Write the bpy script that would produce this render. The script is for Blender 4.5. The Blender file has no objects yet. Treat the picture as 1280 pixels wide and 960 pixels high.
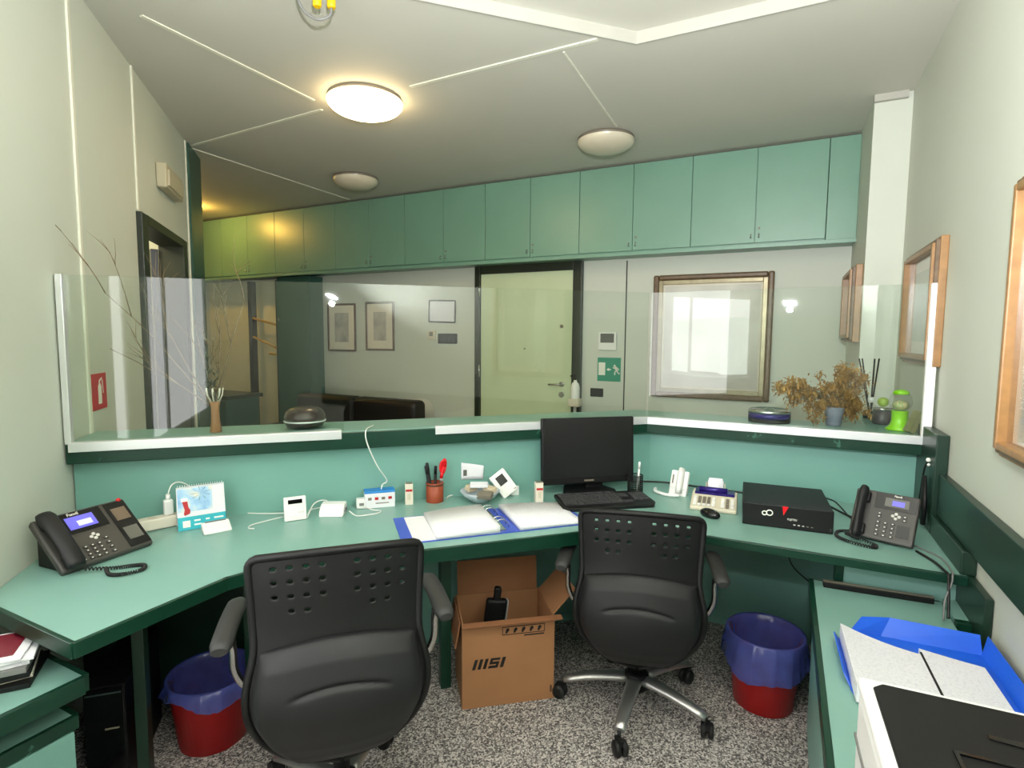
import bpy, bmesh, math, random
from mathutils import Vector, Matrix
random.seed(7)
scene = bpy.context.scene
COL = scene.collection
PI = math.pi
Q = 2 ** -0.5
H = 2.96          # lobby ceiling
ZD = 0.74         # desk top
ZL = 1.095        # ledge top
WS = -0.968       # diagonal left wall: (x+y)/sqrt2


def ST(s, t):
    return ((s - t) * Q, (s + t) * Q)


# ------------------------------------------------------------------ materials
def lin(c):
    return tuple(((v / 255) / 12.92 if v / 255 <= 0.04045 else ((v / 255 + 0.055) / 1.055) ** 2.4) for v in c)


def mat(name, rgb, rough=0.5, metal=0.0, spec=0.5, var=0.06, scale=8.0, bump=0.0, bscale=200.0, emit=0.0, alpha=None,
        coat=0.0, sub=None, trans=0.0):
    m = bpy.data.materials.new(name)
    m.use_nodes = True
    nt = m.node_tree
    b = nt.nodes['Principled BSDF']
    b.inputs['Roughness'].default_value = rough
    b.inputs['Metallic'].default_value = metal
    b.inputs['Specular IOR Level'].default_value = spec
    if coat:
        b.inputs['Coat Weight'].default_value = coat
        b.inputs['Coat Roughness'].default_value = 0.15
    c = lin(rgb)
    tc = nt.nodes.new('ShaderNodeTexCoord')
    if var > 0:
        n = nt.nodes.new('ShaderNodeTexNoise')
        n.inputs['Scale'].default_value = scale
        n.inputs['Detail'].default_value = 3
        r = nt.nodes.new('ShaderNodeValToRGB')
        r.color_ramp.elements[0].position = 0.3
        r.color_ramp.elements[1].position = 0.7
        r.color_ramp.elements[0].color = (*[v * (1 - var) for v in c], 1)
        r.color_ramp.elements[1].color = (*[min(1, v * (1 + var)) for v in c], 1)
        nt.links.new(tc.outputs['Object'], n.inputs['Vector'])
        nt.links.new(n.outputs['Fac'], r.inputs['Fac'])
        nt.links.new(r.outputs['Color'], b.inputs['Base Color'])
    else:
        b.inputs['Base Color'].default_value = (*c, 1)
    if bump:
        n2 = nt.nodes.new('ShaderNodeTexNoise')
        n2.inputs['Scale'].default_value = bscale
        bp = nt.nodes.new('ShaderNodeBump')
        bp.inputs['Strength'].default_value = bump
        bp.inputs['Distance'].default_value = 0.002
        nt.links.new(tc.outputs['Object'], n2.inputs['Vector'])
        nt.links.new(n2.outputs['Fac'], bp.inputs['Height'])
        nt.links.new(bp.outputs['Normal'], b.inputs['Normal'])
    if emit:
        b.inputs['Emission Color'].default_value = (*c, 1)
        b.inputs['Emission Strength'].default_value = emit
    if alpha is not None:
        b.inputs['Alpha'].default_value = alpha
    if trans:
        b.inputs['Transmission Weight'].default_value = trans
    return m


def mat_glass(name, tint=(0.94, 0.97, 0.95), ior=1.5):
    m = bpy.data.materials.new(name)
    m.use_nodes = True
    nt = m.node_tree
    nt.nodes.clear()
    out = nt.nodes.new('ShaderNodeOutputMaterial')
    tr = nt.nodes.new('ShaderNodeBsdfTransparent')
    tr.inputs['Color'].default_value = (*tint, 1)
    gl = nt.nodes.new('ShaderNodeBsdfGlossy')
    gl.inputs['Roughness'].default_value = 0.015
    mix = nt.nodes.new('ShaderNodeMixShader')
    fr = nt.nodes.new('ShaderNodeFresnel')
    geo = nt.nodes.new('ShaderNodeNewGeometry')
    mr = nt.nodes.new('ShaderNodeMapRange')          # same index whichever side of the sheet is met
    mr.inputs['To Min'].default_value = ior
    mr.inputs['To Max'].default_value = 1 / ior
    nt.links.new(geo.outputs['Backfacing'], mr.inputs['Value'])
    nt.links.new(mr.outputs['Result'], fr.inputs['IOR'])
    nt.links.new(fr.outputs['Fac'], mix.inputs['Fac'])
    nt.links.new(tr.outputs['BSDF'], mix.inputs[1])
    nt.links.new(gl.outputs['BSDF'], mix.inputs[2])
    nt.links.new(mix.outputs['Shader'], out.inputs['Surface'])
    return m


def mat_emit(name, rgb, strength):
    m = bpy.data.materials.new(name)
    m.use_nodes = True
    nt = m.node_tree
    nt.nodes.clear()
    out = nt.nodes.new('ShaderNodeOutputMaterial')
    e = nt.nodes.new('ShaderNodeEmission')
    e.inputs['Color'].default_value = (*lin(rgb), 1)
    e.inputs['Strength'].default_value = strength
    nt.links.new(e.outputs['Emission'], out.inputs['Surface'])
    return m


def ramp_mat(name, stops, scale, rough=0.6, detail=2.0, tex='noise', spec=0.4):
    m = mat(name, (128, 128, 128), rough, var=0, spec=spec)
    nt = m.node_tree
    b = nt.nodes['Principled BSDF']
    tc = nt.nodes.new('ShaderNodeTexCoord')
    if tex == 'noise':
        n = nt.nodes.new('ShaderNodeTexNoise')
        n.inputs['Detail'].default_value = detail
        o = n.outputs['Fac']
    else:
        n = nt.nodes.new('ShaderNodeTexVoronoi')
        o = n.outputs['Color']
    n.inputs['Scale'].default_value = scale
    r = nt.nodes.new('ShaderNodeValToRGB')
    els = r.color_ramp.elements
    while len(els) < len(stops):
        els.new(0.5)
    for e, (p, c) in zip(els, stops):
        e.position = p
        e.color = (*lin(c), 1)
    nt.links.new(tc.outputs['Object'], n.inputs['Vector'])
    nt.links.new(o, r.inputs['Fac'])
    nt.links.new(r.outputs['Color'], b.inputs['Base Color'])
    return m


M = {}
M['wall'] = mat('wall_paint', (202, 206, 194), 0.55, var=0.02, scale=1.5, bump=0.05, bscale=60)
M['ceil'] = mat('ceiling_paint', (202, 200, 188), 0.7, var=0.02, scale=1.2)
M['strip'] = mat('cover_strip', (225, 224, 208), 0.5, var=0.02)
M['white_strip'] = mat('white_fascia', (178, 176, 166), 0.5, var=0.02)
M['floor'] = ramp_mat('speckled_carpet', [(0.22, (80, 76, 75)), (0.44, (130, 124, 121)), (0.56, (160, 153, 149)), (0.80, (208, 201, 195))], 175, 0.75, 3, tex='voronoi', spec=0.2)
M['teal'] = mat('teal_laminate', (125, 166, 155), 0.30, var=0.03, scale=3, spec=0.5)
M['teal_panel'] = mat('teal_panel_laminate', (117, 165, 153), 0.36, var=0.03, scale=2)
M['cab'] = mat('cabinet_green', (112, 154, 134), 0.36, var=0.04, scale=2, spec=0.8)
M['trim'] = ramp_mat('dark_green_edge', [(0.0, (12, 50, 36)), (0.69, (14, 54, 39)), (0.72, (70, 116, 98)), (0.745, (14, 54, 39))], 16, 0.35, 6)
M['trim_dark'] = mat('dark_green_paint', (22, 48, 36), 0.35, var=0.08)
M['doorframe'] = mat('black_green_door_frame', (30, 38, 28), 0.35, var=0.06)
M['door'] = mat('pale_green_door', (200, 212, 176), 0.4, var=0.02)
M['black'] = mat('black_plastic', (13, 13, 14), 0.5, spec=0.35, var=0.08, bump=0.08, bscale=400)
M['black_gloss'] = mat('black_gloss_plastic', (12, 12, 13), 0.12, var=0.0)
M['rubber'] = mat('black_rubber', (16, 16, 16), 0.6, var=0.05)
M['leather'] = mat('black_leather', (14, 12, 10), 0.5, var=0.1, scale=20, bump=0.25, bscale=120)
M['chairgrey'] = mat('charcoal_plastic', (24, 24, 26), 0.55, spec=0.4, var=0.06, bump=0.1, bscale=500)
M['grey_pad'] = mat('grey_armrest', (44, 44, 44), 0.6, var=0.05)
M['satin'] = mat('satin_aluminium', (190, 188, 186), 0.38, metal=0.9, var=0.03)
M['chrome'] = mat('polished_metal', (200, 200, 200), 0.22, metal=1.0, var=0.03)
M['alu'] = mat('brushed_aluminium', (222, 225, 225), 0.38, metal=0.55, var=0.02)
M['white'] = mat('white_plastic', (232, 232, 228), 0.4, var=0.02)
M['offwhite'] = mat('off_white_plastic', (208, 200, 178), 0.45, var=0.03)
M['paper'] = mat('white_paper', (224, 224, 228), 0.8, var=0.02)
M['print_paper'] = ramp_mat('printed_paper', [(0.0, (234, 234, 240)), (0.5, (228, 228, 234)), (0.75, (206, 206, 214))], 160, 0.8, 4)
M['blue'] = mat('blue_plastic', (30, 96, 220), 0.35, var=0.04)
M['blue_dark'] = mat('blue_binder_cover', (58, 84, 190), 0.4, var=0.04)
M['red'] = mat('red_plastic', (178, 18, 22), 0.4, var=0.05)
M['red_gloss'] = mat('red_gloss_plastic', (215, 20, 30), 0.25, var=0.04)
M['bag'] = mat('blue_bin_liner', (66, 80, 150), 0.2, var=0.15, scale=14, alpha=0.8, bump=1.0, bscale=30)
M['card'] = mat('brown_cardboard', (168, 118, 80), 0.75, var=0.05, scale=5)
M['card_in'] = mat('cardboard_inside', (150, 100, 66), 0.8, var=0.05)
M['ink'] = mat('black_ink', (24, 20, 18), 0.7, var=0)
M['screen'] = mat('dark_screen', (24, 24, 24), 0.28, var=0.0)
M['printer_black'] = mat('printer_black', (20, 20, 21), 0.45, var=0.0, spec=0.25)
M['lcd'] = mat('lit_blue_screen', (96, 92, 200), 0.3, var=0.05, emit=0.55)
M['lamp_cream'] = mat('aged_cream_plastic', (186, 178, 152), 0.45, var=0.03)
M['lcd_grey'] = mat('grey_screen', (92, 92, 86), 0.3, var=0.05)
M['lcd_brown'] = mat('brown_screen', (112, 96, 80), 0.2, var=0.05)
M['lcd_text'] = mat('screen_text', (190, 190, 235), 0.4, var=0, emit=0.5)
M['key'] = mat('phone_keys', (58, 56, 54), 0.4, var=0.05)
M['keymark'] = mat('pale_key_print', (210, 208, 200), 0.5, var=0)
M['phonegrey'] = mat('phone_face', (62, 60, 56), 0.42, var=0.04)
M['keyboard_key'] = mat('keyboard_key', (62, 62, 64), 0.5, var=0.1)
M['gold'] = mat('gilded_wood', (150, 110, 64), 0.32, var=0.15, scale=25, spec=0.6)
M['gold_dark'] = mat('aged_bronze_wood', (104, 82, 58), 0.4, var=0.2, scale=30)
M['silver_frame'] = mat('silver_gilt_moulding', (150, 140, 112), 0.35, metal=0.4, var=0.15, scale=20)
M['wood_dark'] = mat('dark_wood', (84, 52, 34), 0.4, var=0.15, scale=18)
M['mount'] = mat('cream_mount', (226, 216, 198), 0.8, var=0.02)
M['etching'] = ramp_mat('faded_etching', [(0.2, (120, 114, 106)), (0.5, (176, 168, 156)), (0.8, (206, 198, 184))], 7, 0.8, 5)
M['print_green'] = ramp_mat('pale_green_print', [(0.3, (150, 156, 124)), (0.7, (176, 180, 150))], 5, 0.7, 3)
M['picture_grey'] = ramp_mat('pale_grey_print', [(0.3, (196, 192, 184)), (0.7, (222, 218, 210))], 4, 0.7, 4)
M['glass'] = mat_glass('clear_sheet_glass')
M['pic_glass'] = mat_glass('picture_glass', (1, 1, 1), 1.62)
M['jar_glass'] = mat_glass('jar_glass', (0.96, 0.97, 0.96), 1.45)
M['liquid'] = mat('dark_blue_liquid', (30, 60, 70), 0.15, var=0.03)
M['exit'] = mat('exit_green', (18, 140, 112), 0.45, var=0.02)
M['sign_red'] = mat('sign_red', (196, 28, 40), 0.4, var=0.02)
M['sign_white'] = mat('sign_white', (236, 236, 226), 0.5, var=0)
M['yellow'] = mat('yellow_plastic', (235, 190, 20), 0.35, var=0.04)
M['yellow_wood'] = mat('yellow_wood', (190, 150, 40), 0.4, var=0.08)
M['cable_grey'] = mat('grey_cable', (120, 120, 118), 0.5, var=0.05)
M['cable_white'] = mat('white_cable', (226, 226, 220), 0.45, var=0.02)
M['cable_black'] = mat('black_cable', (18, 18, 18), 0.5, var=0.05)
M['lamp_on'] = mat_emit('lit_lamp_glass', (255, 222, 166), 19.0)
M['spot_on'] = mat_emit('lit_spot_glass', (255, 200, 90), 220.0)
M['lamp_off'] = mat('unlit_lamp_glass', (214, 204, 182), 0.25, var=0.03, spec=0.5)
M['lamp_base'] = mat('lamp_rim', (120, 112, 98), 0.4, var=0.05)
M['daylight'] = mat_emit('daylight_pane', (250, 249, 248), 4.8)
M['brown_cup'] = mat('brown_leather_cup', (150, 66, 36), 0.5, var=0.08, scale=20)
M['bowl_brown'] = mat('brown_glazed_bowl', (44, 30, 27), 0.25, var=0.12, scale=12)
M['purple'] = mat('purple_tin', (40, 26, 110), 0.25, metal=0.3, var=0.1)
M['pot_grey'] = mat('grey_blue_pot', (122, 126, 142), 0.6, var=0.05)
M['dried'] = ramp_mat('dried_flower', [(0.3, (112, 82, 44)), (0.5, (156, 116, 62)), (0.7, (190, 150, 84))], 30, 0.85, 3)
M['twig'] = mat('dry_twig', (110, 92, 66), 0.8, var=0.15)
M['leafdark'] = mat('dark_leaf', (52, 62, 40), 0.6, var=0.2)
M['vase_wood'] = mat('tan_vase', (150, 104, 66), 0.5, var=0.12)
M['lime'] = mat('lime_plastic', (140, 210, 20), 0.3, var=0.03)
M['apple'] = mat('apple_green', (150, 178, 70), 0.35, var=0.05)
M['pot_dark'] = mat('dark_grey_pot', (72, 68, 70), 0.4, var=0.08)
M['candy'] = ramp_mat('mixed_candy', [(0.2, (210, 150, 140)), (0.4, (120, 170, 90)), (0.6, (230, 200, 160)), (0.8, (150, 60, 70))], 160, 0.4, 1)
M['frame_olive'] = mat('olive_easel_back', (132, 128, 92), 0.6, var=0.08)
M['burgundy'] = mat('burgundy_cover', (120, 26, 44), 0.4, var=0.04)
M['ceramic'] = mat('blue_white_ceramic', (190, 200, 206), 0.3, var=0.15, scale=30)
M['beige_item'] = mat('beige_wrapper', (206, 190, 160), 0.6, var=0.1, scale=30)
M['cream_box'] = mat('cream_box', (222, 214, 198), 0.5, var=0.03)
M['sea'] = ramp_mat('beach_picture', [(0.25, (110, 160, 210)), (0.45, (170, 205, 230)), (0.6, (236, 224, 200)), (0.8, (220, 190, 160))], 14, 0.5, 3)
M['turq'] = mat('turquoise_band', (40, 172, 186), 0.5, var=0.03)
M['palm'] = mat('palm_green', (86, 104, 46), 0.6, var=0.1)
M['blue_print'] = mat('blue_print', (40, 130, 205), 0.5, var=0.03)
M['curtain'] = mat('white_curtain', (225, 222, 212), 0.8, var=0.03)
M['mirror_yellow'] = mat('pale_yellow_wall', (222, 217, 184), 0.6, var=0.03)
M['cab_teal_dark'] = mat('deep_teal_panel', (48, 88, 76), 0.3, var=0.04)
M['navy'] = mat('navy_door', (48, 52, 62), 0.4, var=0.05)

# ------------------------------------------------------------------ mesh helpers


class MB:
    def __init__(self):
        self.v = []
        self.f = []
        self.sm = []

    def add(self, verts, faces, smooth=False, mx=None):
        o = len(self.v)
        for p in verts:
            p = Vector(p)
            self.v.append(mx @ p if mx is not None else p)
        for f in faces:
            self.f.append([i + o for i in f])
            self.sm.append(smooth)
        return self

    def box(self, c, s, mx=None, rz=0):
        x, y, z = [k / 2 for k in s]
        vs = [(-x, -y, -z), (x, -y, -z), (x, y, -z), (-x, y, -z), (-x, -y, z), (x, -y, z), (x, y, z), (-x, y, z)]
        m = Matrix.Translation(c) @ Matrix.Rotation(rz, 4, 'Z')
        if mx is not None:
            m = mx @ m
        return self.add(vs, [(0, 3, 2, 1), (4, 5, 6, 7), (0, 1, 5, 4), (1, 2, 6, 5), (2, 3, 7, 6), (3, 0, 4, 7)], False, m)

    def prism(self, poly, z0, z1, mx=None):
        a = sum(poly[i][0] * poly[(i + 1) % len(poly)][1] - poly[(i + 1) % len(poly)][0] * poly[i][1] for i in range(len(poly)))
        if a < 0:
            poly = poly[::-1]
        n = len(poly)
        vs = [(p[0], p[1], z0) for p in poly] + [(p[0], p[1], z1) for p in poly]
        fs = [tuple(range(n))[::-1], tuple(range(n, 2 * n))] + [(i, (i + 1) % n, n + (i + 1) % n, n + i) for i in range(n)]
        return self.add(vs, fs, False, mx)

    def lathe(self, prof, c=(0, 0, 0), seg=24, mx=None, smooth=True, cap=True):
        vs = []
        fs = []
        n = len(prof)
        for r, z in prof:
            for k in range(seg):
                a = 2 * PI * k / seg
                vs.append((c[0] + r * math.cos(a), c[1] + r * math.sin(a), c[2] + z))
        for i in range(n - 1):
            for k in range(seg):
                k2 = (k + 1) % seg
                fs.append((i * seg + k, i * seg + k2, (i + 1) * seg + k2, (i + 1) * seg + k))
        self.add(vs, fs, smooth, mx)
        if cap:
            o = len(self.v) - len(vs)
            if prof[0][0] > 1e-5:
                self.f.append([o + k for k in range(seg)][::-1])
                self.sm.append(False)
            if prof[-1][0] > 1e-5:
                self.f.append([o + (n - 1) * seg + k for k in range(seg)])
                self.sm.append(False)
        return self

    def tube(self, pts, r, seg=8, mx=None, rads=None, flat=1.0):
        pts = [Vector(p) for p in pts]
        n = len(pts)
        vs = []
        fs = []
        up = None
        for i, p in enumerate(pts):
            d = (pts[min(i + 1, n - 1)] - pts[max(i - 1, 0)])
            d = d.normalized() if d.length > 1e-9 else Vector((0, 0, 1))
            if up is None:
                up = Vector((0, 0, 1)) if abs(d.z) < 0.9 else Vector((1, 0, 0))
            a = d.cross(up)
            if a.length < 1e-6:
                a = d.cross(Vector((1, 0, 0)))
            a.normalize()
            b = a.cross(d).normalized()
            up = b
            rr = rads[i] if rads else r
            for k in range(seg):
                t = 2 * PI * k / seg
                vs.append(p + a * (rr * math.cos(t)) + b * (rr * flat * math.sin(t)))
        for i in range(n - 1):
            for k in range(seg):
                k2 = (k + 1) % seg
                fs.append((i * seg + k, i * seg + k2, (i + 1) * seg + k2, (i + 1) * seg + k))
        self.add(vs, fs, True, mx)
        o = len(self.v) - len(vs)
        self.f.append([o + k for k in range(seg)][::-1]); self.sm.append(False)
        self.f.append([o + (n - 1) * seg + k for k in range(seg)]); self.sm.append(False)
        return self

    def sphere(self, c, r, seg=12, rings=8, sc=(1, 1, 1), mx=None):
        prof = [(max(1e-6, r * math.sin(PI * i / rings)), -r * math.cos(PI * i / rings)) for i in range(rings + 1)]
        m = Matrix.Translation(c) @ Matrix.Diagonal((*sc, 1))
        if mx is not None:
            m = mx @ m
        return self.lathe(prof, (0, 0, 0), seg, m, True, False)

    def build(self, name, m, parent=None, bevel=0.0, bseg=2, subsurf=0, solid=0.0, merge=False):
        me = bpy.data.meshes.new(name)
        me.from_pydata([tuple(v) for v in self.v], [], self.f)
        for p, s in zip(me.polygons, self.sm):
            p.use_smooth = s
        if merge or subsurf:
            bm = bmesh.new(); bm.from_mesh(me)
            bmesh.ops.remove_doubles(bm, verts=bm.verts, dist=1e-5)
            bm.to_mesh(me); bm.free()
        me.update()
        me.materials.append(M[m] if isinstance(m, str) else m)
        o = bpy.data.objects.new(name, me)
        COL.objects.link(o)
        if parent is not None:
            o.parent = parent
        if solid:
            md = o.modifiers.new('solid', 'SOLIDIFY'); md.thickness = solid; md.offset = 0
        if bevel:
            md = o.modifiers.new('bevel', 'BEVEL'); md.width = bevel; md.segments = bseg; md.limit_method = 'ANGLE'
            md.angle_limit = math.radians(40)
        if subsurf:
            md = o.modifiers.new('sub', 'SUBSURF'); md.levels = subsurf; md.render_levels = subsurf
        return o


def curve_pts(ctrl, n=8):
    """Catmull-Rom through control points"""
    P = [Vector(p) for p in ctrl]
    P = [P[0] * 2 - P[1]] + P + [P[-1] * 2 - P[-2]]
    out = []
    for i in range(1, len(P) - 2):
        for k in range(n):
            t = k / n
            a, b, c, d = P[i - 1], P[i], P[i + 1], P[i + 2]
            out.append(0.5 * ((2 * b) + (c - a) * t + (2 * a - 5 * b + 4 * c - d) * t * t + (3 * b - a - 3 * c + d) * t ** 3))
    out.append(P[-2])
    return out


def tag(o, label, cat, group=None):
    o['label'] = label
    o['category'] = cat
    if group:
        o['group'] = group
    return o


def thing(name, label, cat, loc=(0, 0, 0), rz=0.0, group=None):
    o = bpy.data.objects.new(name, None)
    o.empty_display_size = 0.05
    COL.objects.link(o)
    o.location = loc
    o.rotation_euler = (0, 0, rz)
    return tag(o, label, cat, group)


def struct(o):
    o['kind'] = 'structure'
    return o


def text(name, body, size, m, parent, mx, extrude=0.0008, shear=0.0, bold=0.0, align='CENTER'):
    cu = bpy.data.curves.new(name, 'FONT')
    cu.body = body
    cu.size = size
    cu.extrude = extrude
    cu.shear = shear
    cu.offset = bold
    cu.align_x = align
    cu.align_y = 'CENTER'
    t = bpy.data.objects.new(name + '_tmp', cu)
    COL.objects.link(t)
    bpy.context.view_layer.update()
    dg = bpy.context.evaluated_depsgraph_get()
    me = bpy.data.meshes.new_from_object(t.evaluated_get(dg))
    bpy.data.objects.remove(t)
    me.transform(mx)
    me.materials.clear()
    me.materials.append(M[m])
    o = bpy.data.objects.new(name, me)
    COL.objects.link(o)
    o.parent = parent
    return o


def face_mx(origin, xdir, ydir):
    """matrix whose local xy plane lies in the plane spanned by xdir,ydir at origin"""
    x = Vector(xdir).normalized()
    y = Vector(ydir).normalized()
    zz = x.cross(y).normalized()
    m = Matrix(((x.x, y.x, zz.x, origin[0]), (x.y, y.y, zz.y, origin[1]), (x.z, y.z, zz.z, origin[2]), (0, 0, 0, 1)))
    return m


# ------------------------------------------------------------------ the room shell
def wallmesh(axis_o, udir, openings, u0, u1, z0, z1, thick, ndir):
    """wall of boxes with rectangular openings; origin + u*udir, thickness grows along ndir"""
    mb = MB()
    us = sorted({u0, u1, *[a for o in openings for a in (o[0], o[1])]})
    zs = sorted({z0, z1, *[a for o in openings for a in (o[2], o[3])]})
    U = Vector((*udir, 0)); N = Vector((*ndir, 0)); O = Vector((*axis_o, 0))
    for i in range(len(us) - 1):
        # merge vertical spans
        runs = []
        for j in range(len(zs) - 1):
            um = (us[i] + us[i + 1]) / 2; zm = (zs[j] + zs[j + 1]) / 2
            if any(o[0] < um < o[1] and o[2] < zm < o[3] for o in openings):
                continue
            if runs and abs(runs[-1][1] - zs[j]) < 1e-6:
                runs[-1][1] = zs[j + 1]
            else:
                runs.append([zs[j], zs[j + 1]])
        for a, b in runs:
            mx = Matrix(((U.x, N.x, 0, O.x), (U.y, N.y, 0, O.y), (0, 0, 1, 0), (0, 0, 0, 1)))
            mb.box(((us[i] + us[i + 1]) / 2, thick / 2, (a + b) / 2), (us[i + 1] - us[i], thick, b - a), mx)
    return mb


def nrm(mb):
    return mb


def fixn(o):
    bm = bmesh.new(); bm.from_mesh(o.data)
    bmesh.ops.recalc_face_normals(bm, faces=bm.faces)
    bm.to_mesh(o.data); bm.free()
    return o


D1 = (-Q, Q)
D2 = (Q, Q)
struct(MB().box((-3.5, 1.6, -0.05), (9.6, 7.4, 0.1)).build('floor', 'floor'))
# lower lobby ceiling (outside the beam line) and the higher one over the reception
bendc = (-0.727, 2.812)
lowA = ST(-3.2, 2.50)
fc = [(-8.2, 5.05), (-8.2, -2.0), (lowA[0] - 0.0, lowA[1]), bendc, (0.75, 2.822), (0.75, 5.05)]
struct(fixn(MB().prism([(-8.2, 5.05), (-8.2, -0.6), lowA, bendc, (0.75, 2.822), (0.75, 5.05)], H, H + 0.30).build('ceiling', 'ceil')))
struct(fixn(MB().prism([lowA, bendc, (0.75, 2.822), (0.75, -2.0), (-1.0, -2.0), (-3.6, -1.2)], H + 0.055, H + 0.30).build('ceiling', 'ceil')))
# white beam edge
e = 0.012
a0 = ST(WS + 0.0, 2.50); a1 = ST(WS, 2.50 - e)
struct(fixn(MB().prism([a0, bendc, (0.6, 2.822), (0.6, 2.822 - e), (bendc[0] + 0.006, bendc[1] - e), a1], H - 0.004, H + 0.055).build('trim_1', 'white_strip')))

# ceiling cover strips
strips = [((-2.68, 1.60), (-2.66, 2.60)), ((-2.01, 2.705), (-0.88, 2.68)), ((-4.19, 2.80), (-4.21, 4.58)), ((-1.07, 2.72), (-1.10, 3.80)),
          ((-4.20, 2.80), (-2.72, 2.725))]
for i, (p, q) in enumerate(strips):
    d = Vector((q[0] - p[0], q[1] - p[1])); L = d.length
    w = 0.022 if i != 3 else 0.008
    struct(MB().box(((p[0] + q[0]) / 2, (p[1] + q[1]) / 2, H - 0.003), (L, w, 0.006), rz=math.atan2(d.y, d.x)).build('trim_%d' % (i + 2), 'strip'))

# back wall, right wall, column, rear wall
struct(MB().box((-3.75, 4.92, H / 2), (9.0, 0.12, H)).build('wall_back', 'wall'))
struct(MB().box((0.66, 1.45, 1.52), (0.12, 7.06, 3.04)).build('wall_right', 'wall'))
struct(MB().box((0.505, 4.43, H / 2), (0.19, 0.86, H)).build('wall_column', 'wall'))
struct(MB().box((0.49, 3.985, H - 0.02), (0.17, 0.03, 0.04)).build('trim_8', 'white_strip'))
struct(MB().box((0.2, -1.36, 1.52), (1.0, 0.12, 3.04)).build('wall_rear', 'wall'))
# diagonal left wall (u runs along D1)
o0 = ST(WS, 0)
win = (-0.20, 1.46, 0.85, 2.25)
win2 = (1.78, 2.05, 0.85, 2.25)
dr = (3.667, 4.50, 0.0, 2.14)
struct(fixn(wallmesh(o0, D1, [win, win2, dr], -2.3, 4.82, 0, 3.03, 0.12, (-Q, -Q)).build('wall_left', 'wall')))
LW = Matrix(((D1[0], Q, 0, o0[0]), (D1[1], Q, 0, o0[1]), (0, 0, 1, 0), (0, 0, 0, 1)))   # local: u along wall, n into room, z
# vertical cover strips on left wall
for i, (u, zt) in enumerate([(2.80, 3.0), (3.595, 2.96), (4.80, 2.96)]):
    struct(MB().box((u, 0.004, (zt + (2.2 if i == 1 else 0)) / 2), (0.022, 0.008, zt - (2.2 if i == 1 else 0)), LW).build('trim_%d' % (9 + i), 'strip'))
# dark green end panel of the left wall
struct(MB().box((5.03, -0.05, 1.48), (0.42, 0.14, 2.95), LW).build('trim_12', 'cab_teal_dark'))
# door in left wall: dark frame, opening, navy leaf standing open in the room beyond
df = MB()
for u in (3.615, 4.55):
    df.box((u, -0.05, 1.095), (0.105, 0.16, 2.19), LW)
df.box((4.083, -0.05, 2.165), (0.83, 0.16, 0.055), LW)
dfo = struct(df.build('door_1', 'doorframe', bevel=0.004))
leaf = MB().box((4.80, -0.28, 1.06), (0.72, 0.045, 2.1), LW @ Matrix.Translation((4.80, -0.28, 0)) @ Matrix.Rotation(math.radians(-22), 4, 'Z') @ Matrix.Translation((-4.80, 0.28, 0))).build('leaf', 'navy', dfo, bevel=0.003)
MB().sphere((5.03, -0.335, 1.02), 0.028, mx=LW).build('handle', 'chrome', leaf)
# the room beyond that door
struct(MB().box((3.9, -1.75, 1.48), (2.6, 0.08, 2.96), LW).build('wall_beyond', 'mirror_yellow'))
struct(MB().box((5.20, -0.95, 1.48), (0.08, 1.66, 2.96), LW).build('wall_beyond_far', 'wall'))
struct(MB().box((2.62, -0.92, 1.48), (0.08, 1.58, 2.96), LW).build('wall_beyond_near', 'wall'))
struct(MB().box((-8.06, 2.2, 1.48), (0.12, 5.6, 2.96)).build('wall_lobby', 'wall'))

# window in left wall beside the camera (seen only as reflections)
for wi, (u0, u1, z0, z1) in enumerate((win, win2)):
    wf = MB()
    for u in ((u0 + 0.025, u1 - 0.025, 1.06) if wi == 0 else (u0 + 0.025, u1 - 0.025)):
        wf.box((u, -0.036, (z0 + z1) / 2), (0.05, 0.07, z1 - z0), LW)
    for z in (z0 + 0.025, z1 - 0.025):
        wf.box(((u0 + u1) / 2, -0.036, z), (u1 - u0, 0.07, 0.05), LW)
    w1 = struct(wf.build('window_%d' % (wi + 1), 'white', bevel=0.003))
    MB().box(((u0 + u1) / 2, -0.018, (z0 + z1) / 2), (u1 - u0, 0.01, z1 - z0), LW).build('pane', 'daylight', w1)
# back wall panel seam, baseboards
struct(MB().box((-1.283, 4.858, 1.1), (0.010, 0.006, 2.2)).build('trim_13', 'doorframe'))
struct(MB().box((-0.45, 4.852, 0.05), (1.62, 0.016, 0.1)).build('baseboard_back', 'trim_dark'))

# main entrance door
d2 = MB()
d2.box((-2.775, 4.835, 1.11), (0.06, 0.06, 2.22)); d2.box((-1.725, 4.835, 1.11), (0.085, 0.06, 2.22)); d2.box((-2.255, 4.835, 2.18), (0.98, 0.06, 0.085))
d2o = struct(d2.build('door_2', 'doorframe', bevel=0.004))
lf = MB().box((-2.257, 4.842, 1.07), (0.968, 0.035, 2.135)).build('leaf', 'door', d2o, bevel=0.003)
h = MB()
fy = 4.8245
FM = Matrix.Rotation(PI / 2, 4, 'X')
def disc(mb, x, z, r, t):
    mb.lathe([(r, 0), (r, t * 0.8), (r * 0.85, t)], (0, 0, 0), 16, Matrix.Translation((x, fy, z)) @ FM)
disc(h, -1.868, 1.083, 0.026, 0.012)
h.tube([(-1.868, fy - 0.005, 1.083), (-1.868, fy - 0.045, 1.083), (-1.89, fy - 0.05, 1.083), (-1.985, fy - 0.05, 1.08)], 0.009)
h.build('handle', 'chrome', lf)
k = MB(); disc(k, -1.868, 0.985, 0.027, 0.014); k.build('lock', 'chrome', lf)
k = MB(); disc(k, -1.876, 1.625, 0.017, 0.012); k.build('knob', 'lamp_base', lf)
k = MB(); disc(k, -2.255, 1.41, 0.009, 0.006); k.build('peephole', 'lamp_base', lf)
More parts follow.
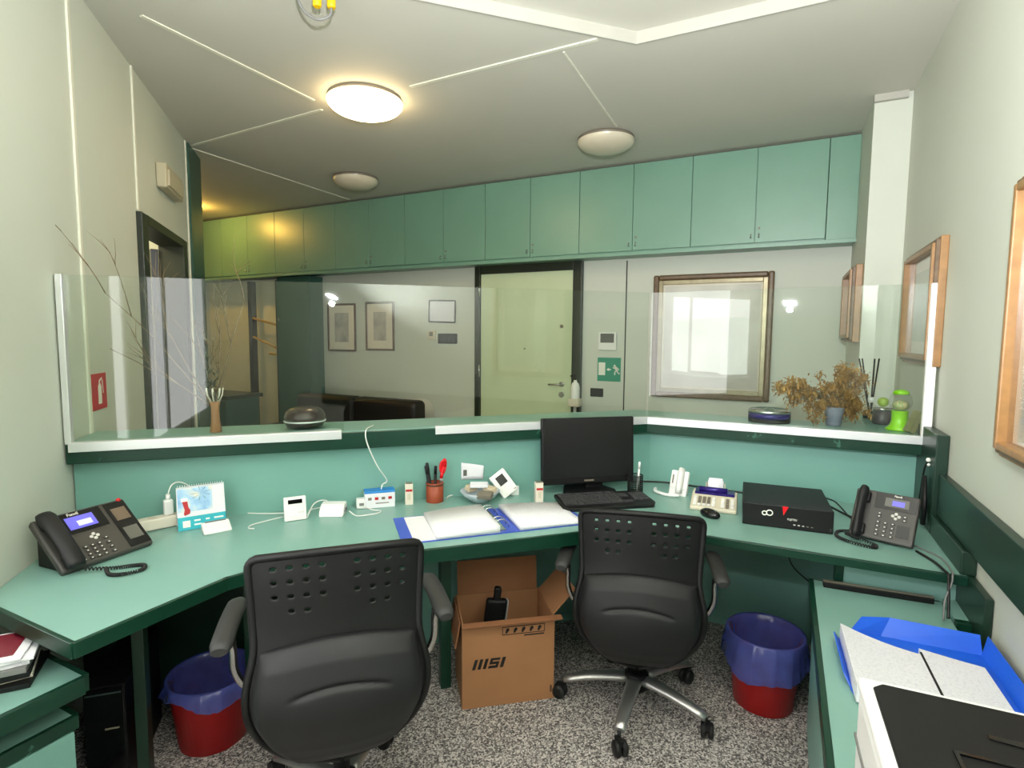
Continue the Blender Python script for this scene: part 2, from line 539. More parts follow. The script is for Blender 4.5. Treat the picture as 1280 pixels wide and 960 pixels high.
for z in (0.35, 1.18, 1.98):
    MB().tube([(-2.748, 4.80, z - 0.06), (-2.748, 4.80, z + 0.06)], 0.008).build('hinge', 'chrome', lf)

# ------------------------------------------------------------------ wall cabinets (row under the ceiling)
CY = 4.58
edges = [0.22 - 0.4655 * i for i in range(17)]
ctxt = ['rightmost double green wall cabinet, above the large silver framed picture',
        'second green wall cabinet from the right, above wall right of the door',
        'third green wall cabinet from the right, above right half of the entrance door',
        'fourth green wall cabinet from the right, left of the entrance door top',
        'fifth green wall cabinet from the right, above the two dark framed prints',
        'sixth green wall cabinet from the right, above the tall teal panel',
        'seventh green wall cabinet from the right, catching the warm lamp glow',
        'leftmost green wall cabinet, mostly behind the end of the left wall']
for i in range(8):
    xr, xl = edges[2 * i], edges[2 * i + 2]
    xm = edges[2 * i + 1]
    t = thing('wall_cabinet', ctxt[i], 'cabinet', ((xl + xr) / 2, CY + 0.02, 2.23), 0, 'green wall cabinets under the lobby ceiling')
    w = xr - xl
    MB().box((0, 0.14, 0.355), (w - 0.001, 0.24, 0.71)).build('body', 'cab', t)
    for sgn in (-1, 1):
        dd = MB().box((sgn * w / 4, 0.009, 0.362), (w / 2 - 0.005, 0.018, 0.695)).build('door', 'cab', t, bevel=0.002)
        kx = sgn * 0.028
        MB().tube([(kx, 0.0, 0.075), (kx, -0.018, 0.075), (kx, -0.018, 0.05), (kx, 0.0, 0.05)], 0.005).build('handle', 'chrome', dd)
    kk = MB().lathe([(0.008, 0), (0.008, 0.006)], (0, 0, 0), 10, Matrix.Translation((0.028, 0.0, 0.12)) @ FM).build('lock', 'lamp_base', t)
fl = MB().box((0.316, CY + 0.15, 2.585), (0.186, 0.26, 0.71)).build('filler_panel', 'cab', bevel=0.002)
tag(fl, 'narrow green filler panel between the last wall cabinet and the column', 'panel')
ps = MB().box((-3.46, CY + 0.005, 2.215), (7.75, 0.03, 0.028)); ps.box((-3.46, CY + 0.15, 2.222), (7.75, 0.26, 0.014))
tag(ps.build('cabinet_pelmet', 'cab', bevel=0.002), 'long green pelmet board running below the row of wall cabinets', 'pelmet')

# ------------------------------------------------------------------ lobby wall things (on plane y = 4.86)
YW = 4.86


def framed(name, label, cat, x0, x1, z0, z1, fw, depth, mframe, mart, inner=None, mount=None, glass=False, group=None, tilt=0.0):
    t = thing(name, label, cat, ((x0 + x1) / 2, YW, (z0 + z1) / 2), 0, group)
    w, hh = x1 - x0, z1 - z0
    R = Matrix.Rotation(tilt, 4, 'Y')
    f = MB()
    for sx in (-1, 1):
        f.box((sx * (w / 2 - fw / 2), -depth / 2, 0), (fw, depth, hh), R)
    for sz in (-1, 1):
        f.box((0, -depth / 2, sz * (hh / 2 - fw / 2)), (w - 2 * fw, depth, fw), R)
    f.build('frame', mframe, t, bevel=min(fw, depth) * 0.3)
    iw, ih = w - 2 * fw, hh - 2 * fw
    if mount:
        MB().box((0, -0.004, 0), (iw, 0.008, ih), R).build('mount', 'mount', t)
        MB().box((0, -0.009, 0), (iw - 2 * mount, 0.003, ih - 2 * mount), R).build('print', mart, t)
    else:
        MB().box((0, -0.004, 0), (iw, 0.008, ih), R).build('print', mart, t)
    if inner:
        g = MB()
        for sx in (-1, 1):
            g.box((sx * (iw / 2 - inner / 2), -depth * 0.35, 0), (inner, depth * 0.7, ih), R)
        for sz in (-1, 1):
            g.box((0, -depth * 0.35, sz * (ih / 2 - inner / 2)), (iw - 2 * inner, depth * 0.7, inner), R)
        g.build('inner_moulding', 'silver_frame', t, bevel=0.004)
    if glass:
        MB().box((0, -depth * 0.45, 0), (iw, 0.002, ih), R).build('glass', 'pic_glass', t)
    return t


framed('picture_frame', 'left one of two dark wood framed prints above the sofa', 'picture', -4.815, -4.39, 1.343, 1.891, 0.022, 0.02, 'wood_dark', 'etching', mount=0.085)
framed('picture_frame', 'right one of two dark wood framed prints above the sofa', 'picture', -4.245, -3.845, 1.36, 1.90, 0.022, 0.02, 'wood_dark', 'etching', mount=0.09)
framed('certificate_frame', 'thin black framed white certificate, slightly tilted, left of the entrance door', 'certificate', -3.39, -3.055, 1.665, 1.90, 0.014, 0.016, 'black', 'print_paper', tilt=0.03)
framed('large_picture', 'large silver framed picture reflecting the bright window, right of the entrance door', 'picture', -1.04, -0.10, 1.015, 2.055, 0.045, 0.045, 'gold_dark', 'picture_grey', inner=0.035, mount=0.05, glass=True)


def wallplate(name, label, cat, x, z, w, hh, d, mframe, parts=()):
    t = thing(name, label, cat, (x, YW, z))
    MB().box((0, -d / 2, 0), (w, d, hh)).build('housing', mframe, t, bevel=0.004)
    for nm, px, pz, pw, ph, pm in parts:
        MB().box((px, -d - 0.001, pz), (pw, 0.004, ph)).build(nm, pm, t)
    return t


wallplate('thermostat', 'small cream thermostat on the wall left of the black switch plate', 'thermostat', -3.35, 1.535, 0.10, 0.10, 0.025, 'offwhite', [('dial', 0.0, 0.012, 0.045, 0.045, 'lamp_base')])
wallplate('switch_plate', 'wide black switch plate below the white certificate', 'light switch', -3.157, 1.50, 0.235, 0.105, 0.012, 'black', [('rocker', -0.055, 0, 0.05, 0.06, 'screen'), ('rocker', 0.0, 0, 0.05, 0.06, 'screen'), ('rocker', 0.055, 0, 0.05, 0.06, 'screen')])
wallplate('video_intercom', 'white video intercom with dark screen above the green exit sign', 'intercom', -1.44, 1.49, 0.165, 0.16, 0.03, 'white', [('screen', 0.0, 0.028, 0.125, 0.082, 'lcd_grey')])
wallplate('switch_plate', 'small dark switch plate below the green exit sign', 'light switch', -1.535, 1.02, 0.122, 0.078, 0.012, 'black', [('rocker', -0.025, 0, 0.04, 0.05, 'screen'), ('rocker', 0.025, 0, 0.04, 0.05, 'screen')])
# exit sign
t = thing('exit_sign', 'green running man emergency exit sign on the wall beside the entrance door', 'sign', (-1.425, YW, 1.235))
MB().box((0, -0.003, 0), (0.215, 0.006, 0.215)).build('plate', 'exit', t)
MB().box((-0.066, -0.007, 0.005), (0.062, 0.002, 0.115)).build('door_symbol', 'sign_white', t)
SGN = Matrix.Translation((0, -0.0065, 0)) @ Matrix.Rotation(PI / 2, 4, 'X')
ar = MB().prism([(-0.022, 0.0), (0.0, 0.016), (0.0, 0.006), (0.018, 0.006), (0.018, -0.006), (0.0, -0.006), (0.0, -0.016)], 0, 0.001, SGN)
ar.build('arrow', 'sign_white', t)
mn = MB()
mn.lathe([(0.0095, 0), (0.0095, 0.001)], (0.052, 0.036, 0), 12, SGN)


def limb(mb, pts, w):
    for (x0_, y0_), (x1_, y1_) in zip(pts, pts[1:]):
        d = Vector((x1_ - x0_, y1_ - y0_)).normalized(); n = Vector((-d.y, d.x)) * w / 2
        d = d * w * 0.3
        mb.prism([(x0_ - d.x + n.x, y0_ - d.y + n.y), (x0_ - d.x - n.x, y0_ - d.y - n.y), (x1_ + d.x - n.x, y1_ + d.y - n.y), (x1_ + d.x + n.x, y1_ + d.y + n.y)], 0, 0.001, SGN)


limb(mn, [(0.060, 0.022), (0.072, -0.008)], 0.02)
limb(mn, [(0.072, -0.01), (0.055, -0.022), (0.055, -0.045)], 0.010)
limb(mn, [(0.074, -0.01), (0.084, -0.028), (0.098, -0.036)], 0.010)
limb(mn, [(0.060, 0.022), (0.044, 0.012), (0.038, 0.022)], 0.008)
limb(mn, [(0.064, 0.022), (0.084, 0.012), (0.090, -0.004)], 0.008)
fixn(mn.build('running_figure', 'sign_white', t))
# sanitiser dispenser on its stand near the door
t = thing('sanitiser_stand', 'white hand sanitiser bottle on a thin stand right of the entrance door', 'sanitiser stand', (-1.66, 4.62, 0))
MB().lathe([(0.13, 0), (0.13, 0.008), (0.02, 0.016)], seg=28).build('base', 'alu', t)
MB().tube([(0, 0, 0.01), (0, 0, 0.93)], 0.014).build('pole', 'alu', t)
MB().box((0, 0, 0.945), (0.10, 0.09, 0.07)).build('tray', 'offwhite', t, bevel=0.008)
bt = MB().lathe([(0.036, 0.94), (0.04, 0.96), (0.04, 1.08), (0.03, 1.115), (0.014, 1.13), (0.014, 1.145)], seg=20).build('bottle', 'white', t)
MB().tube([(0, 0, 1.14), (0, 0, 1.185), (-0.01, -0.01, 1.19), (-0.035, -0.03, 1.18)], 0.008).build('pump', 'black', bt)

# sofa
t = thing('sofa', 'black leather sofa against the back wall below the two framed prints', 'sofa', (-4.06, 4.62, 0))
MB().box((0, -0.38, 0.22), (1.70, 0.76, 0.30)).build('base', 'leather', t, bevel=0.03, bseg=3)
for s in (-0.41, 0.41):
    MB().box((s, -0.42, 0.43), (0.80, 0.66, 0.14)).build('seat_cushion', 'leather', t, bevel=0.04, bseg=4)
    MB().box((s, -0.12, 0.645), (0.83, 0.20, 0.47)).build('back_cushion', 'leather', t, bevel=0.06, bseg=4)
for s in (-0.80, 0.80):
    MB().box((s * 1.03, -0.38, 0.33), (0.16, 0.76, 0.50)).build('armrest', 'leather', t, bevel=0.05, bseg=4)
for sx in (-0.76, 0.76):
    for sy in (-0.7, -0.06):
        MB().lathe([(0.02, 0.0), (0.026, 0.08)], (sx, sy, 0)).build('leg', 'chrome', t)

# left end of the lobby: tall teal panel, doorway with coat pegs, low counter
tp = thing('tall_cupboard', 'tall deep teal cupboard left of the sofa against the back wall', 'cupboard', (-5.15, YW - 0.005, 0))
MB().box((0, -0.10, 1.10), (0.53, 0.20, 2.20)).build('body', 'cab_teal_dark', tp, bevel=0.003)
cd = MB().box((0, -0.209, 1.10), (0.52, 0.018, 2.14)).build('door', 'cab_teal_dark', tp, bevel=0.002)
MB().tube([(-0.2, -0.218, 1.72), (-0.2, -0.24, 1.72), (-0.2, -0.24, 1.69), (-0.2, -0.218, 1.69)], 0.006).build('handle', 'chrome', cd)
ct = thing('coat_rack', 'black post coat rack with yellow wooden pegs in the lobby corner', 'coat rack', (-5.93, 4.72, 0))
MB().box((0.0, 0, 1.10), (0.07, 0.07, 2.16)).build('post', 'black', ct, bevel=0.004)
MB().box((0.38, 0.06, 1.10), (0.03, 0.05, 2.16)).build('post', 'black', ct, bevel=0.004)
MB().box((0.19, 0.02, 0.03), (0.48, 0.16, 0.06)).build('base', 'black', ct, bevel=0.004)
for z, dz in ((1.73, -0.08), (1.50, -0.13)):
    MB().tube([(0.03, -0.02, z), (0.37, 0.04, z + dz)], 0.014).build('peg', 'yellow_wood', ct)
MB().tube([(0.37, 0.04, 1.29), (0.28, 0.0, 1.30)], 0.014).build('peg', 'yellow_wood', ct)
lp = thing('wall_panel', 'pale yellow board behind the coat rack on the back wall', 'panel', (-6.25, YW, 0))
MB().box((0, -0.012, 1.10), (1.30, 0.024, 2.2)).build('board', 'mirror_yellow', lp)
lc = thing('low_counter', 'low teal counter with dark top in the far left of the lobby', 'counter', (-5.95, 4.15, 0))
MB().box((0, 0, 0.41), (1.10, 0.40, 0.82)).build('body', 'cab_teal_dark', lc, bevel=0.004)
MB().box((0, 0, 0.84), (1.16, 0.46, 0.04)).build('top', 'trim_dark', lc, bevel=0.003)
for s in (-0.28, 0.28):
    MB().box((s, -0.207, 0.42), (0.53, 0.015, 0.76)).build('door', 'cab_teal_dark', lc, bevel=0.002)
lt = thing('book_stand', 'dark slanted reading stand on the low lobby counter', 'stand', (-6.30, 4.10, 0.86), math.radians(20))
MB().box((0, 0.0, 0.006), (0.2, 0.18, 0.012)).build('base', 'black', lt)
MB().box((0, 0, 0), (0.24, 0.015, 0.2), Matrix.Translation((0, 0.02, 0.085)) @ Matrix.Rotation(-0.9, 4, 'X')).build('board', 'black', lt)

# dry twig arrangement in a slim tan vase
tw = thing('twig_vase', 'slim tan vase of dry branching twigs standing on the ledge at left behind the glass', 'vase', (-2.224, 1.566, ZL))
MB().lathe([(0.022, 0), (0.024, 0.004), (0.017, 0.06), (0.016, 0.11), (0.022, 0.135), (0.019, 0.135), (0.012, 0.11)], seg=18).build('vase', 'vase_wood', tw)
lateral = Vector((Q, Q, 0))
random.seed(21)


def twig(mb, p, d, L, r, depth):
    pts = [Vector(p)]
    d = Vector(d).normalized()
    for i in range(5):
        d = (d + Vector((random.uniform(-.14, .14), random.uniform(-.14, .14), random.uniform(-.10, .10)))).normalized()
        pts.append(pts[-1] + d * (L / 5))
    mb.tube(pts, r, 5, rads=[r * (1 - 0.13 * i) for i in range(6)])
    if depth > 0:
        for q in range(3):
            k = random.choice((2, 3, 4, 5))
            nd = (d + lateral * random.uniform(-.7, .7) + Vector((random.uniform(-.15, .15), random.uniform(-.15, .15), random.uniform(-.2, .8)))).normalized()
            twig(mb, pts[k], nd, L * 0.42, r * 0.65, depth - 1)


tm = MB()
for a, up, L in ((-0.42, 0.60, 0.62), (-0.33, 0.52, 0.50), (-0.40, 0.42, 0.46), (0.12, 0.62, 0.50), (0.16, 0.50, 0.42), (-0.12, 0.6, 0.40)):
    twig(tm, (0, 0, 0.10), lateral * a + Vector((0.02, -0.02, up)), L, 0.0036, 2)
tm.build('twigs', 'twig', tw)
lm = MB()
for i in range(34):
    c = Vector((random.gauss(0, .022), random.gauss(0, .022), 0.22 + random.gauss(0, .035)))
    mx = Matrix.Translation(c) @ Matrix.Rotation(random.uniform(0, 6), 4, 'Z') @ Matrix.Rotation(random.uniform(-1, 1), 4, 'X')
    lm.add([(0, -.016, 0), (.006, 0, .002), (0, .016, 0), (-.006, 0, .002)], [(0, 1, 2, 3)], False, mx)
lo = lm.build('leaves', 'leafdark', tw, solid=0.001)
lm2 = MB()
for k in range(7):
    a = 0.9 * k
    lm2.tube([(0.012 * math.cos(a), 0.012 * math.sin(a), 0.125), (0.03 * math.cos(a), 0.03 * math.sin(a), 0.165), (0.034 * math.cos(a), 0.034 * math.sin(a), 0.195)], 0.003, 5)
lm2.build('stems', 'cream_box', tw)

# emergency light, red sign on the left wall
t = thing('emergency_light', 'cream emergency light box high on the left wall above the dark doorway', 'emergency light', LW @ Vector((4.19, 0, 2.50)), math.atan2(D1[1], D1[0]))
# local x along D1, local -y into the room
MB().box((0, -0.03, 0), (0.42, 0.06, 0.15)).build('housing', 'lamp_cream', t, bevel=0.012, bseg=3)
MB().box((-0.01, -0.062, -0.01), (0.36, 0.02, 0.10)).build('diffuser', 'lamp_cream', t, bevel=0.008)
t = thing('fire_sign', 'small red fire sign with white symbol on the left wall behind the glass', 'sign', LW @ Vector((2.905, 0, 1.265)), math.atan2(D1[1], D1[0]))
MB().box((0, -0.003, 0), (0.165, 0.006, 0.16)).build('plate', 'sign_red', t)
SG2 = Matrix.Translation((0, -0.0065, 0)) @ Matrix.Rotation(PI / 2, 4, 'X')
sy = MB()
sy.prism([(-0.016, -0.055), (0.020, -0.055), (0.020, 0.022), (0.008, 0.036), (-0.006, 0.036), (-0.016, 0.022)], 0, 0.001, SG2)
sy.prism([(-0.005, 0.036), (0.006, 0.036), (0.006, 0.046), (0.03, 0.055), (0.03, 0.062), (-0.005, 0.05)], 0, 0.001, SG2)
sy.prism([(0.03, 0.05), (0.037, 0.05), (0.044, -0.01), (0.038, -0.01)], 0, 0.001, SG2)
fixn(sy.build('symbol', 'sign_white', t))

# ------------------------------------------------------------------ pictures on column and right wall


def side_frame(name, label, x, y0, y1, z0, z1, depth, mart):
    t = thing(name, label, 'picture', (x, (y0 + y1) / 2, (z0 + z1) / 2))
    L, hh = y1 - y0, z1 - z0
    for (dep, ins, fw, mm, nm) in ((depth * 0.55, 0.0, 0.035, 'gold', 'frame'), (depth * 0.80, 0.012, 0.03, 'gold_dark', 'middle_moulding'), (depth, 0.026, 0.022, 'gold', 'inner_moulding')):
        f = MB()
        l2, h2 = L - 2 * ins, hh - 2 * ins
        for s in (-1, 1):
            f.box((-dep / 2, s * (l2 / 2 - fw / 2), 0), (dep, fw, h2))
            f.box((-dep / 2, 0, s * (h2 / 2 - fw / 2)), (dep, l2 - 2 * fw, fw))
        f.build(nm, mm, t, bevel=0.004)
    l3, h3 = L - 0.096, hh - 0.096
    MB().box((-0.006, 0, 0), (0.012, l3, h3)).build('mount', 'mount', t)
    MB().box((-0.0135, 0, 0), (0.003, l3 - 0.12, h3 - 0.12)).build('print', mart, t)
    MB().box((-depth * 0.5, 0, 0), (0.002, l3, h3)).build('glass', 'pic_glass', t)
    return t


side_frame('gilt_picture', 'small gilt framed picture on the side of the column near the back wall', 0.41, 4.06, 4.62, 1.505, 1.99, 0.07, 'print_green')
side_frame('gilt_picture', 'gilt framed picture on the right wall behind the white glass post', 0.60, 2.93, 3.62, 1.405, 1.965, 0.055, 'print_green')
side_frame('gilt_picture', 'nearest gilt framed picture at the right edge, above the dark green rail', 0.60, 1.35, 2.06, 1.185, 1.98, 0.05, 'picture_grey')

# ------------------------------------------------------------------ ceiling lamps


def ceil_lamp(label, x, y, r, mdome, z=H):
    t = thing('ceiling_lamp', label, 'ceiling lamp', (x, y, z), 0)
    MB().lathe([(r * 0.93, 0.0), (r * 0.985, -0.006), (r * 0.985, -0.022), (r * 0.95, -0.028)], seg=36).build('rim', 'lamp_base', t)
    prof = [(r * math.cos(a), -0.026 - 0.080 * math.sin(a)) for a in [PI / 2 * i / 8 for i in range(8)]] + [(1e-5, -0.106)]
    MB().lathe(prof, seg=36, cap=False).build('dome', mdome, t)
    return t


ceil_lamp('lit round ceiling lamp with glowing dome, nearest to the reception desk', -2.355, 2.715, 0.225, 'lamp_on')
ceil_lamp('unlit round ceiling lamp in front of the right-hand wall cabinets', -1.23, 3.98, 0.205, 'lamp_off')
ceil_lamp('unlit round ceiling lamp far left of the other unlit one', -3.575, 3.98, 0.20, 'lamp_off')
t = thing('spotlight', 'small lit spotlight on the lobby ceiling beside the dark green wall end', 'spotlight', (-6.02, 4.0, H))
MB().lathe([(0.07, 0), (0.075, -0.01), (0.06, -0.03)], seg=20).build('rim', 'lamp_base', t)
MB().sphere((0, 0, -0.045), 0.055).build('bulb', 'spot_on', t)
# wires with yellow connectors hanging from ceiling
t = thing('ceiling_wire', 'loop of grey wire with yellow connectors hanging from the ceiling at the top edge', 'wire', (-1.80, 1.80, H))
MB().tube(curve_pts([(-0.06, -0.055, 0), (-0.068, -0.05, -0.05), (-0.05, -0.03, -0.10), (-0.01, 0.0, -0.125), (0.03, 0.03, -0.105), (0.035, 0.035, -0.06)], 8), 0.006).build('wire', 'cable_grey', t)
MB().lathe([(0.014, -0.075), (0.018, -0.07), (0.018, -0.045), (0.012, -0.03), (0.012, 0)], (0.035, 0.035, 0), 14).build('connector', 'yellow', t)
MB().lathe([(0.014, -0.08), (0.018, -0.075), (0.018, -0.05), (0.012, -0.03), (0.012, 0)], (-0.005, -0.005, 0), 14).build('connector', 'yellow', t)

# ------------------------------------------------------------------ reception counter
PL = ST(WS, 2.60); PB = (3.03 - 2.60 / Q, 3.03); PR = (0.57, 3.03)
LL = ST(WS, 2.55); LB = (2.955 - 2.55 / Q, 2.955); LR = (0.58, 2.955)
cnt = thing('reception_counter', 'bent teal reception counter with dark green edges and raised ledge', 'counter', (-1.0, 2.4, 0))
OFF = Matrix.Translation((1.0, -2.4, 0))


def C(mb, name, m, bevel=0.0):
    return fixn(mb.build(name, m, cnt, bevel=bevel))


def off_poly(a, b, c, dist):
    """strip along a-b-c growing to the lobby side by dist"""
    def nn(p, q):
        d = Vector((q[0] - p[0], q[1] - p[1])).normalized()
        return Vector((-d.y, d.x))
    n1, n2 = nn(a, b), nn(b, c)
    nb = (n1 + n2).normalized(); nb = nb * (dist / nb.dot(n1))
    A, Bq, Cq = Vector(a[:2]), Vector(b[:2]), Vector(c[:2])
    # left end slides along the diagonal wall, right end straight back
    ga = Vector(D1) * (dist / Vector(D1).dot(n1))
    return [tuple(A), tuple(Bq), tuple(Cq), tuple(Cq + n2 * dist), tuple(Bq + nb), tuple(A + ga)]


eps = 0.004
PLi = (PL[0] + eps, PL[1] + eps)
C(MB().prism(off_poly(PLi, PB, PR, 0.04), 0.0, 1.02, OFF), 'panel', 'teal_panel')
LLi = (LL[0] + eps, LL[1] + eps)
C(MB().prism(off_poly(LLi, LB, LR, 0.30), 1.02, ZL - 0.001, OFF), 'ledge', 'teal')
C(MB().prism(off_poly((LLi[0] + 0.012, LLi[1] - 0.010), (LB[0] + 0.006, LB[1] - 0.018), (LR[0], LR[1] - 0.018), 0.018), 1.015, ZL - 0.004, OFF), 'ledge_edge', 'trim', 0.003)
C(MB().prism([(0.16, 3.26), (0.58, 3.26), (0.58, 3.85), (0.30, 3.85)], 1.06, ZL - 0.001, OFF), 'ledge', 'teal')
# worktop
F0 = (-1.59, 0.71); F1 = (-1.59, 1.132); F2 = (1.222 - 1.967 / Q, 1.222)
FB = (2.259 - 1.967 / Q, 2.259); FR = (0.575, 2.259)
wl = (-1.369 - 0.71 + 0.006, 0.71)
top_poly = [F0, F1, F2, FB, FR, (0.575, 3.028), (PB[0], 3.028), (PLi[0], PLi[1]), wl]
C(MB().prism(top_poly, ZD - 0.029, ZD, OFF), 'worktop', 'teal')
ed = MB()
edge_pts = [(wl[0] + 0.005, wl[1]), F0, F1, F2, FB, FR]
for p, q in zip(edge_pts, edge_pts[1:]):
    d = Vector((q[0] - p[0], q[1] - p[1])).normalized(); n = Vector((d.y, -d.x)) * 0.014; x = d * 0.008
    ed.prism([(p[0] - x.x * (p is not edge_pts[0]), p[1] - x.y * (p is not edge_pts[0])), (q[0] + x.x * (q is not FR), q[1] + x.y * (q is not FR)), (q[0] + n.x + x.x * (q is not FR), q[1] + n.y + x.y * (q is not FR)), (p[0] + n.x - x.x * (p is not edge_pts[0]), p[1] + n.y - x.y * (p is not edge_pts[0]))], ZD - (0.031 if q is FR else (0.052 if q is FB else 0.042)), ZD + 0.001, OFF)
C(ed, 'worktop_edge', 'trim', 0.002)
# legs and under panels
def leg(x, y, w, d, rz=0, m='trim'):
    return C(MB().box((x, y, (ZD - 0.030) / 2), (w, d, ZD - 0.030), OFF, rz=rz), 'leg', m, 0.002)
lx = ST(0.464, 2.26)
leg(lx[0], lx[1], 0.045, 0.05, PI / 4)
ia = ST(WS + 0.012, 2.565); ib = ST(0.30, 2.565); ic_ = ST(0.30, 2.585); id_ = ST(WS + 0.012, 2.585)
C(MB().prism([ia, ib, ic_, id_], 0.0, ZD - 0.031, OFF), 'inner_panel', 'trim_dark')  # added dark panel standing in for the deep shade under the left worktop
lx = ST(-0.30, 2.30)
leg(lx[0], lx[1], 0.05, 0.05, PI / 4)
lx = ST(-0.60, 2.03)
leg(lx[0], lx[1], 0.035, 0.05, PI / 4, 'trim_dark')  # under-desk shade put into this leg's dark colour
# right end: upright board, rail, lower shelf under the worktop
ub = MB().prism([(0.555, 2.69), (0.598, 2.69), (0.598, 3.03), (0.555, 3.03)], ZD + 0.001, 1.145, OFF)
C(ub, 'end_board', 'trim_dark', 0.004)
C(MB().prism([(0.575, 2.08), (0.598, 2.08), (0.598, 3.03), (0.575, 3.03)], 0.56, ZD, OFF), 'side_panel', 'trim_dark', 0.003)
C(MB().prism([(0.535, 2.20), (0.574, 2.20), (0.574, 2.36), (0.535, 2.36)], 0.575, 0.612, OFF), 'shelf', 'teal')
C(MB().prism([(0.535, 2.17), (0.574, 2.17), (0.574, 2.20), (0.535, 2.20)], 0.54, 0.613, OFF), 'shelf_edge', 'trim', 0.002)
C(MB().prism([(0.235, 2.365), (0.574, 2.365), (0.574, 2.385), (0.235, 2.385)], 0.0, 0.70, OFF), 'inner_panel', 'teal')
C(MB().prism([(0.205, 2.36), (0.234, 2.36), (0.234, 2.40), (0.205, 2.40)], 0.0, 0.70, OFF), 'leg', 'trim', 0.002)
# wall rail
rl = MB().box((0.585, 1.02, 0.907), (0.03, 3.33, 0.165))
tag(rl.build('wall_rail', 'trim_dark', bevel=0.004), 'dark green protective rail board along the right wall', 'rail')
rl = MB().prism([(0.555, 2.26), (0.599, 2.26), (0.599, 2.685), (0.555, 2.685)], ZD + 0.001, 0.822)
tag(rl.build('skirting_board', 'trim_dark', bevel=0.004), 'dark green upstand board between worktop and wall rail', 'board')

# glass screen with its white channel
GT = 1.745
gs = thing('glass_screen', 'clear glass screen with cut-out standing along the counter ledge', 'glass screen', (LB[0], LB[1], ZL))
GO = Matrix.Translation((-LB[0], -LB[1], -ZL))
A = Vector((LLi[0] + 0.0, LLi[1], 0)); Bv = Vector((LB[0], LB[1], 0)); Cv = Vector((LR[0] - 0.03, LR[1], 0))
du = (Bv - A).normalized(); nu = Vector((-du.y, du.x, 0)); LU = (Bv - A).length


def at_u(px_s):   # distance along the left run
    return px_s


n0, n1, nt_ = 0.0, 0.0, 1.232
def pane(name, poly, O, U, Nn):
    m = MB()
    n = len(poly)
    f = [O + U * u + Vector((0, 0, z)) + Nn * 0.006 for u, z in poly]
    b = [O + U * u + Vector((0, 0, z)) + Nn * 0.014 for u, z in poly]
    m.add(f + b, [tuple(range(n)), tuple(range(n, 2 * n))[::-1]] + [(i, n + i, n + (i + 1) % n, (i + 1) % n) for i in range(n)], False, GO)
    return fixn(m.build(name, 'glass', gs))


uN0, uN1 = 1.03, 1.44     # cut-out along the left run
r = 0.06
arc = [(uN0 + r - r * math.cos(a), nt_ - r + r * math.sin(a)) for a in [PI / 2 * i / 6 for i in range(7)]]
arc2 = [(uN1 - r + r * math.sin(a), nt_ - r + r * math.cos(a)) for a in [PI / 2 * i / 6 for i in range(7)]]
poly = [(0.01, ZL), (uN0, ZL)] + arc + arc2 + [(uN1, ZL), (LU - 0.004, ZL), (LU - 0.004, GT + 0.015), (0.01, GT)]
pane('pane', poly, A, du, nu)
LC = (Cv - Bv).length
pane('pane', [(0.004, ZL), (LC, ZL), (LC, GT + 0.02), (0.004, GT + 0.015)], Bv, Vector((1, 0, 0)), Vector((0, 1, 0)))


def channel(O, U, Nn, a, b):
    m = MB()
    p = [O + U * a - Nn * 0.008, O + U * b - Nn * 0.008, O + U * b + Nn * 0.022, O + U * a + Nn * 0.022]
    m.prism([(q.x, q.y) for q in p], ZL - 0.032, ZL + 0.006, GO)
    m2 = fixn(m.build('channel', 'alu', gs, bevel=0.002))


channel(A - nu * 0.016, du, nu, 0.012, uN0 - 0.01)
channel(A - nu * 0.016, du, nu, uN1, LU - 0.002)
channel(Bv - Vector((0, 0.018, 0)), Vector((1, 0, 0)), Vector((0, 1, 0)), -0.004, LC + 0.03)
MB().box((LR[0] - 0.012, LR[1] - 0.005, (ZL + GT + 0.02) / 2), (0.036, 0.03, GT + 0.02 - ZL), GO).build('post', 'white', gs, bevel=0.002)
pw = A + du * 0.012 - nu * 0.006
MB().box((pw.x, pw.y, (ZL + GT) / 2), (0.022, 0.03, GT - ZL), GO, rz=math.atan2(du.y, du.x)).build('post', 'alu', gs, bevel=0.002)

# ------------------------------------------------------------------ things on the ledge
t = thing('brown_bowl', 'dark brown round lidded bowl on the ledge at left behind the glass', 'bowl', (-1.975, 1.835, ZL))
MB().lathe([(0.055, 0), (0.078, 0.010), (0.089, 0.028), (0.091, 0.032)], seg=28).build('bowl', 'bowl_brown', t)
MB().lathe([(0.091, 0.032), (0.0925, 0.034), (0.0925, 0.037), (0.091, 0.039)], seg=28, cap=False).build('band', 'alu', t)
MB().lathe([(0.091, 0.039), (0.090, 0.055), (0.083, 0.075), (0.068, 0.090), (0.04, 0.098), (1e-5, 0.100)], seg=28).build('lid', 'bowl_brown', t)
t = thing('purple_tin', 'round black and purple tin with silver lid on the right ledge', 'tin', (-0.06, 3.12, ZL))
MB().lathe([(0.098, 0), (0.100, 0.004), (0.100, 0.022)], seg=32).build('base', 'black', t)
MB().lathe([(0.1005, 0.022), (0.1005, 0.048)], seg=32).build('band', 'purple', t)
MB().lathe([(0.1, 0.048), (0.1, 0.062), (0.092, 0.066), (0.085, 0.060), (0.03, 0.060), (0.02, 0.070), (1e-5, 0.071)], seg=32).build('lid', 'chrome', t)
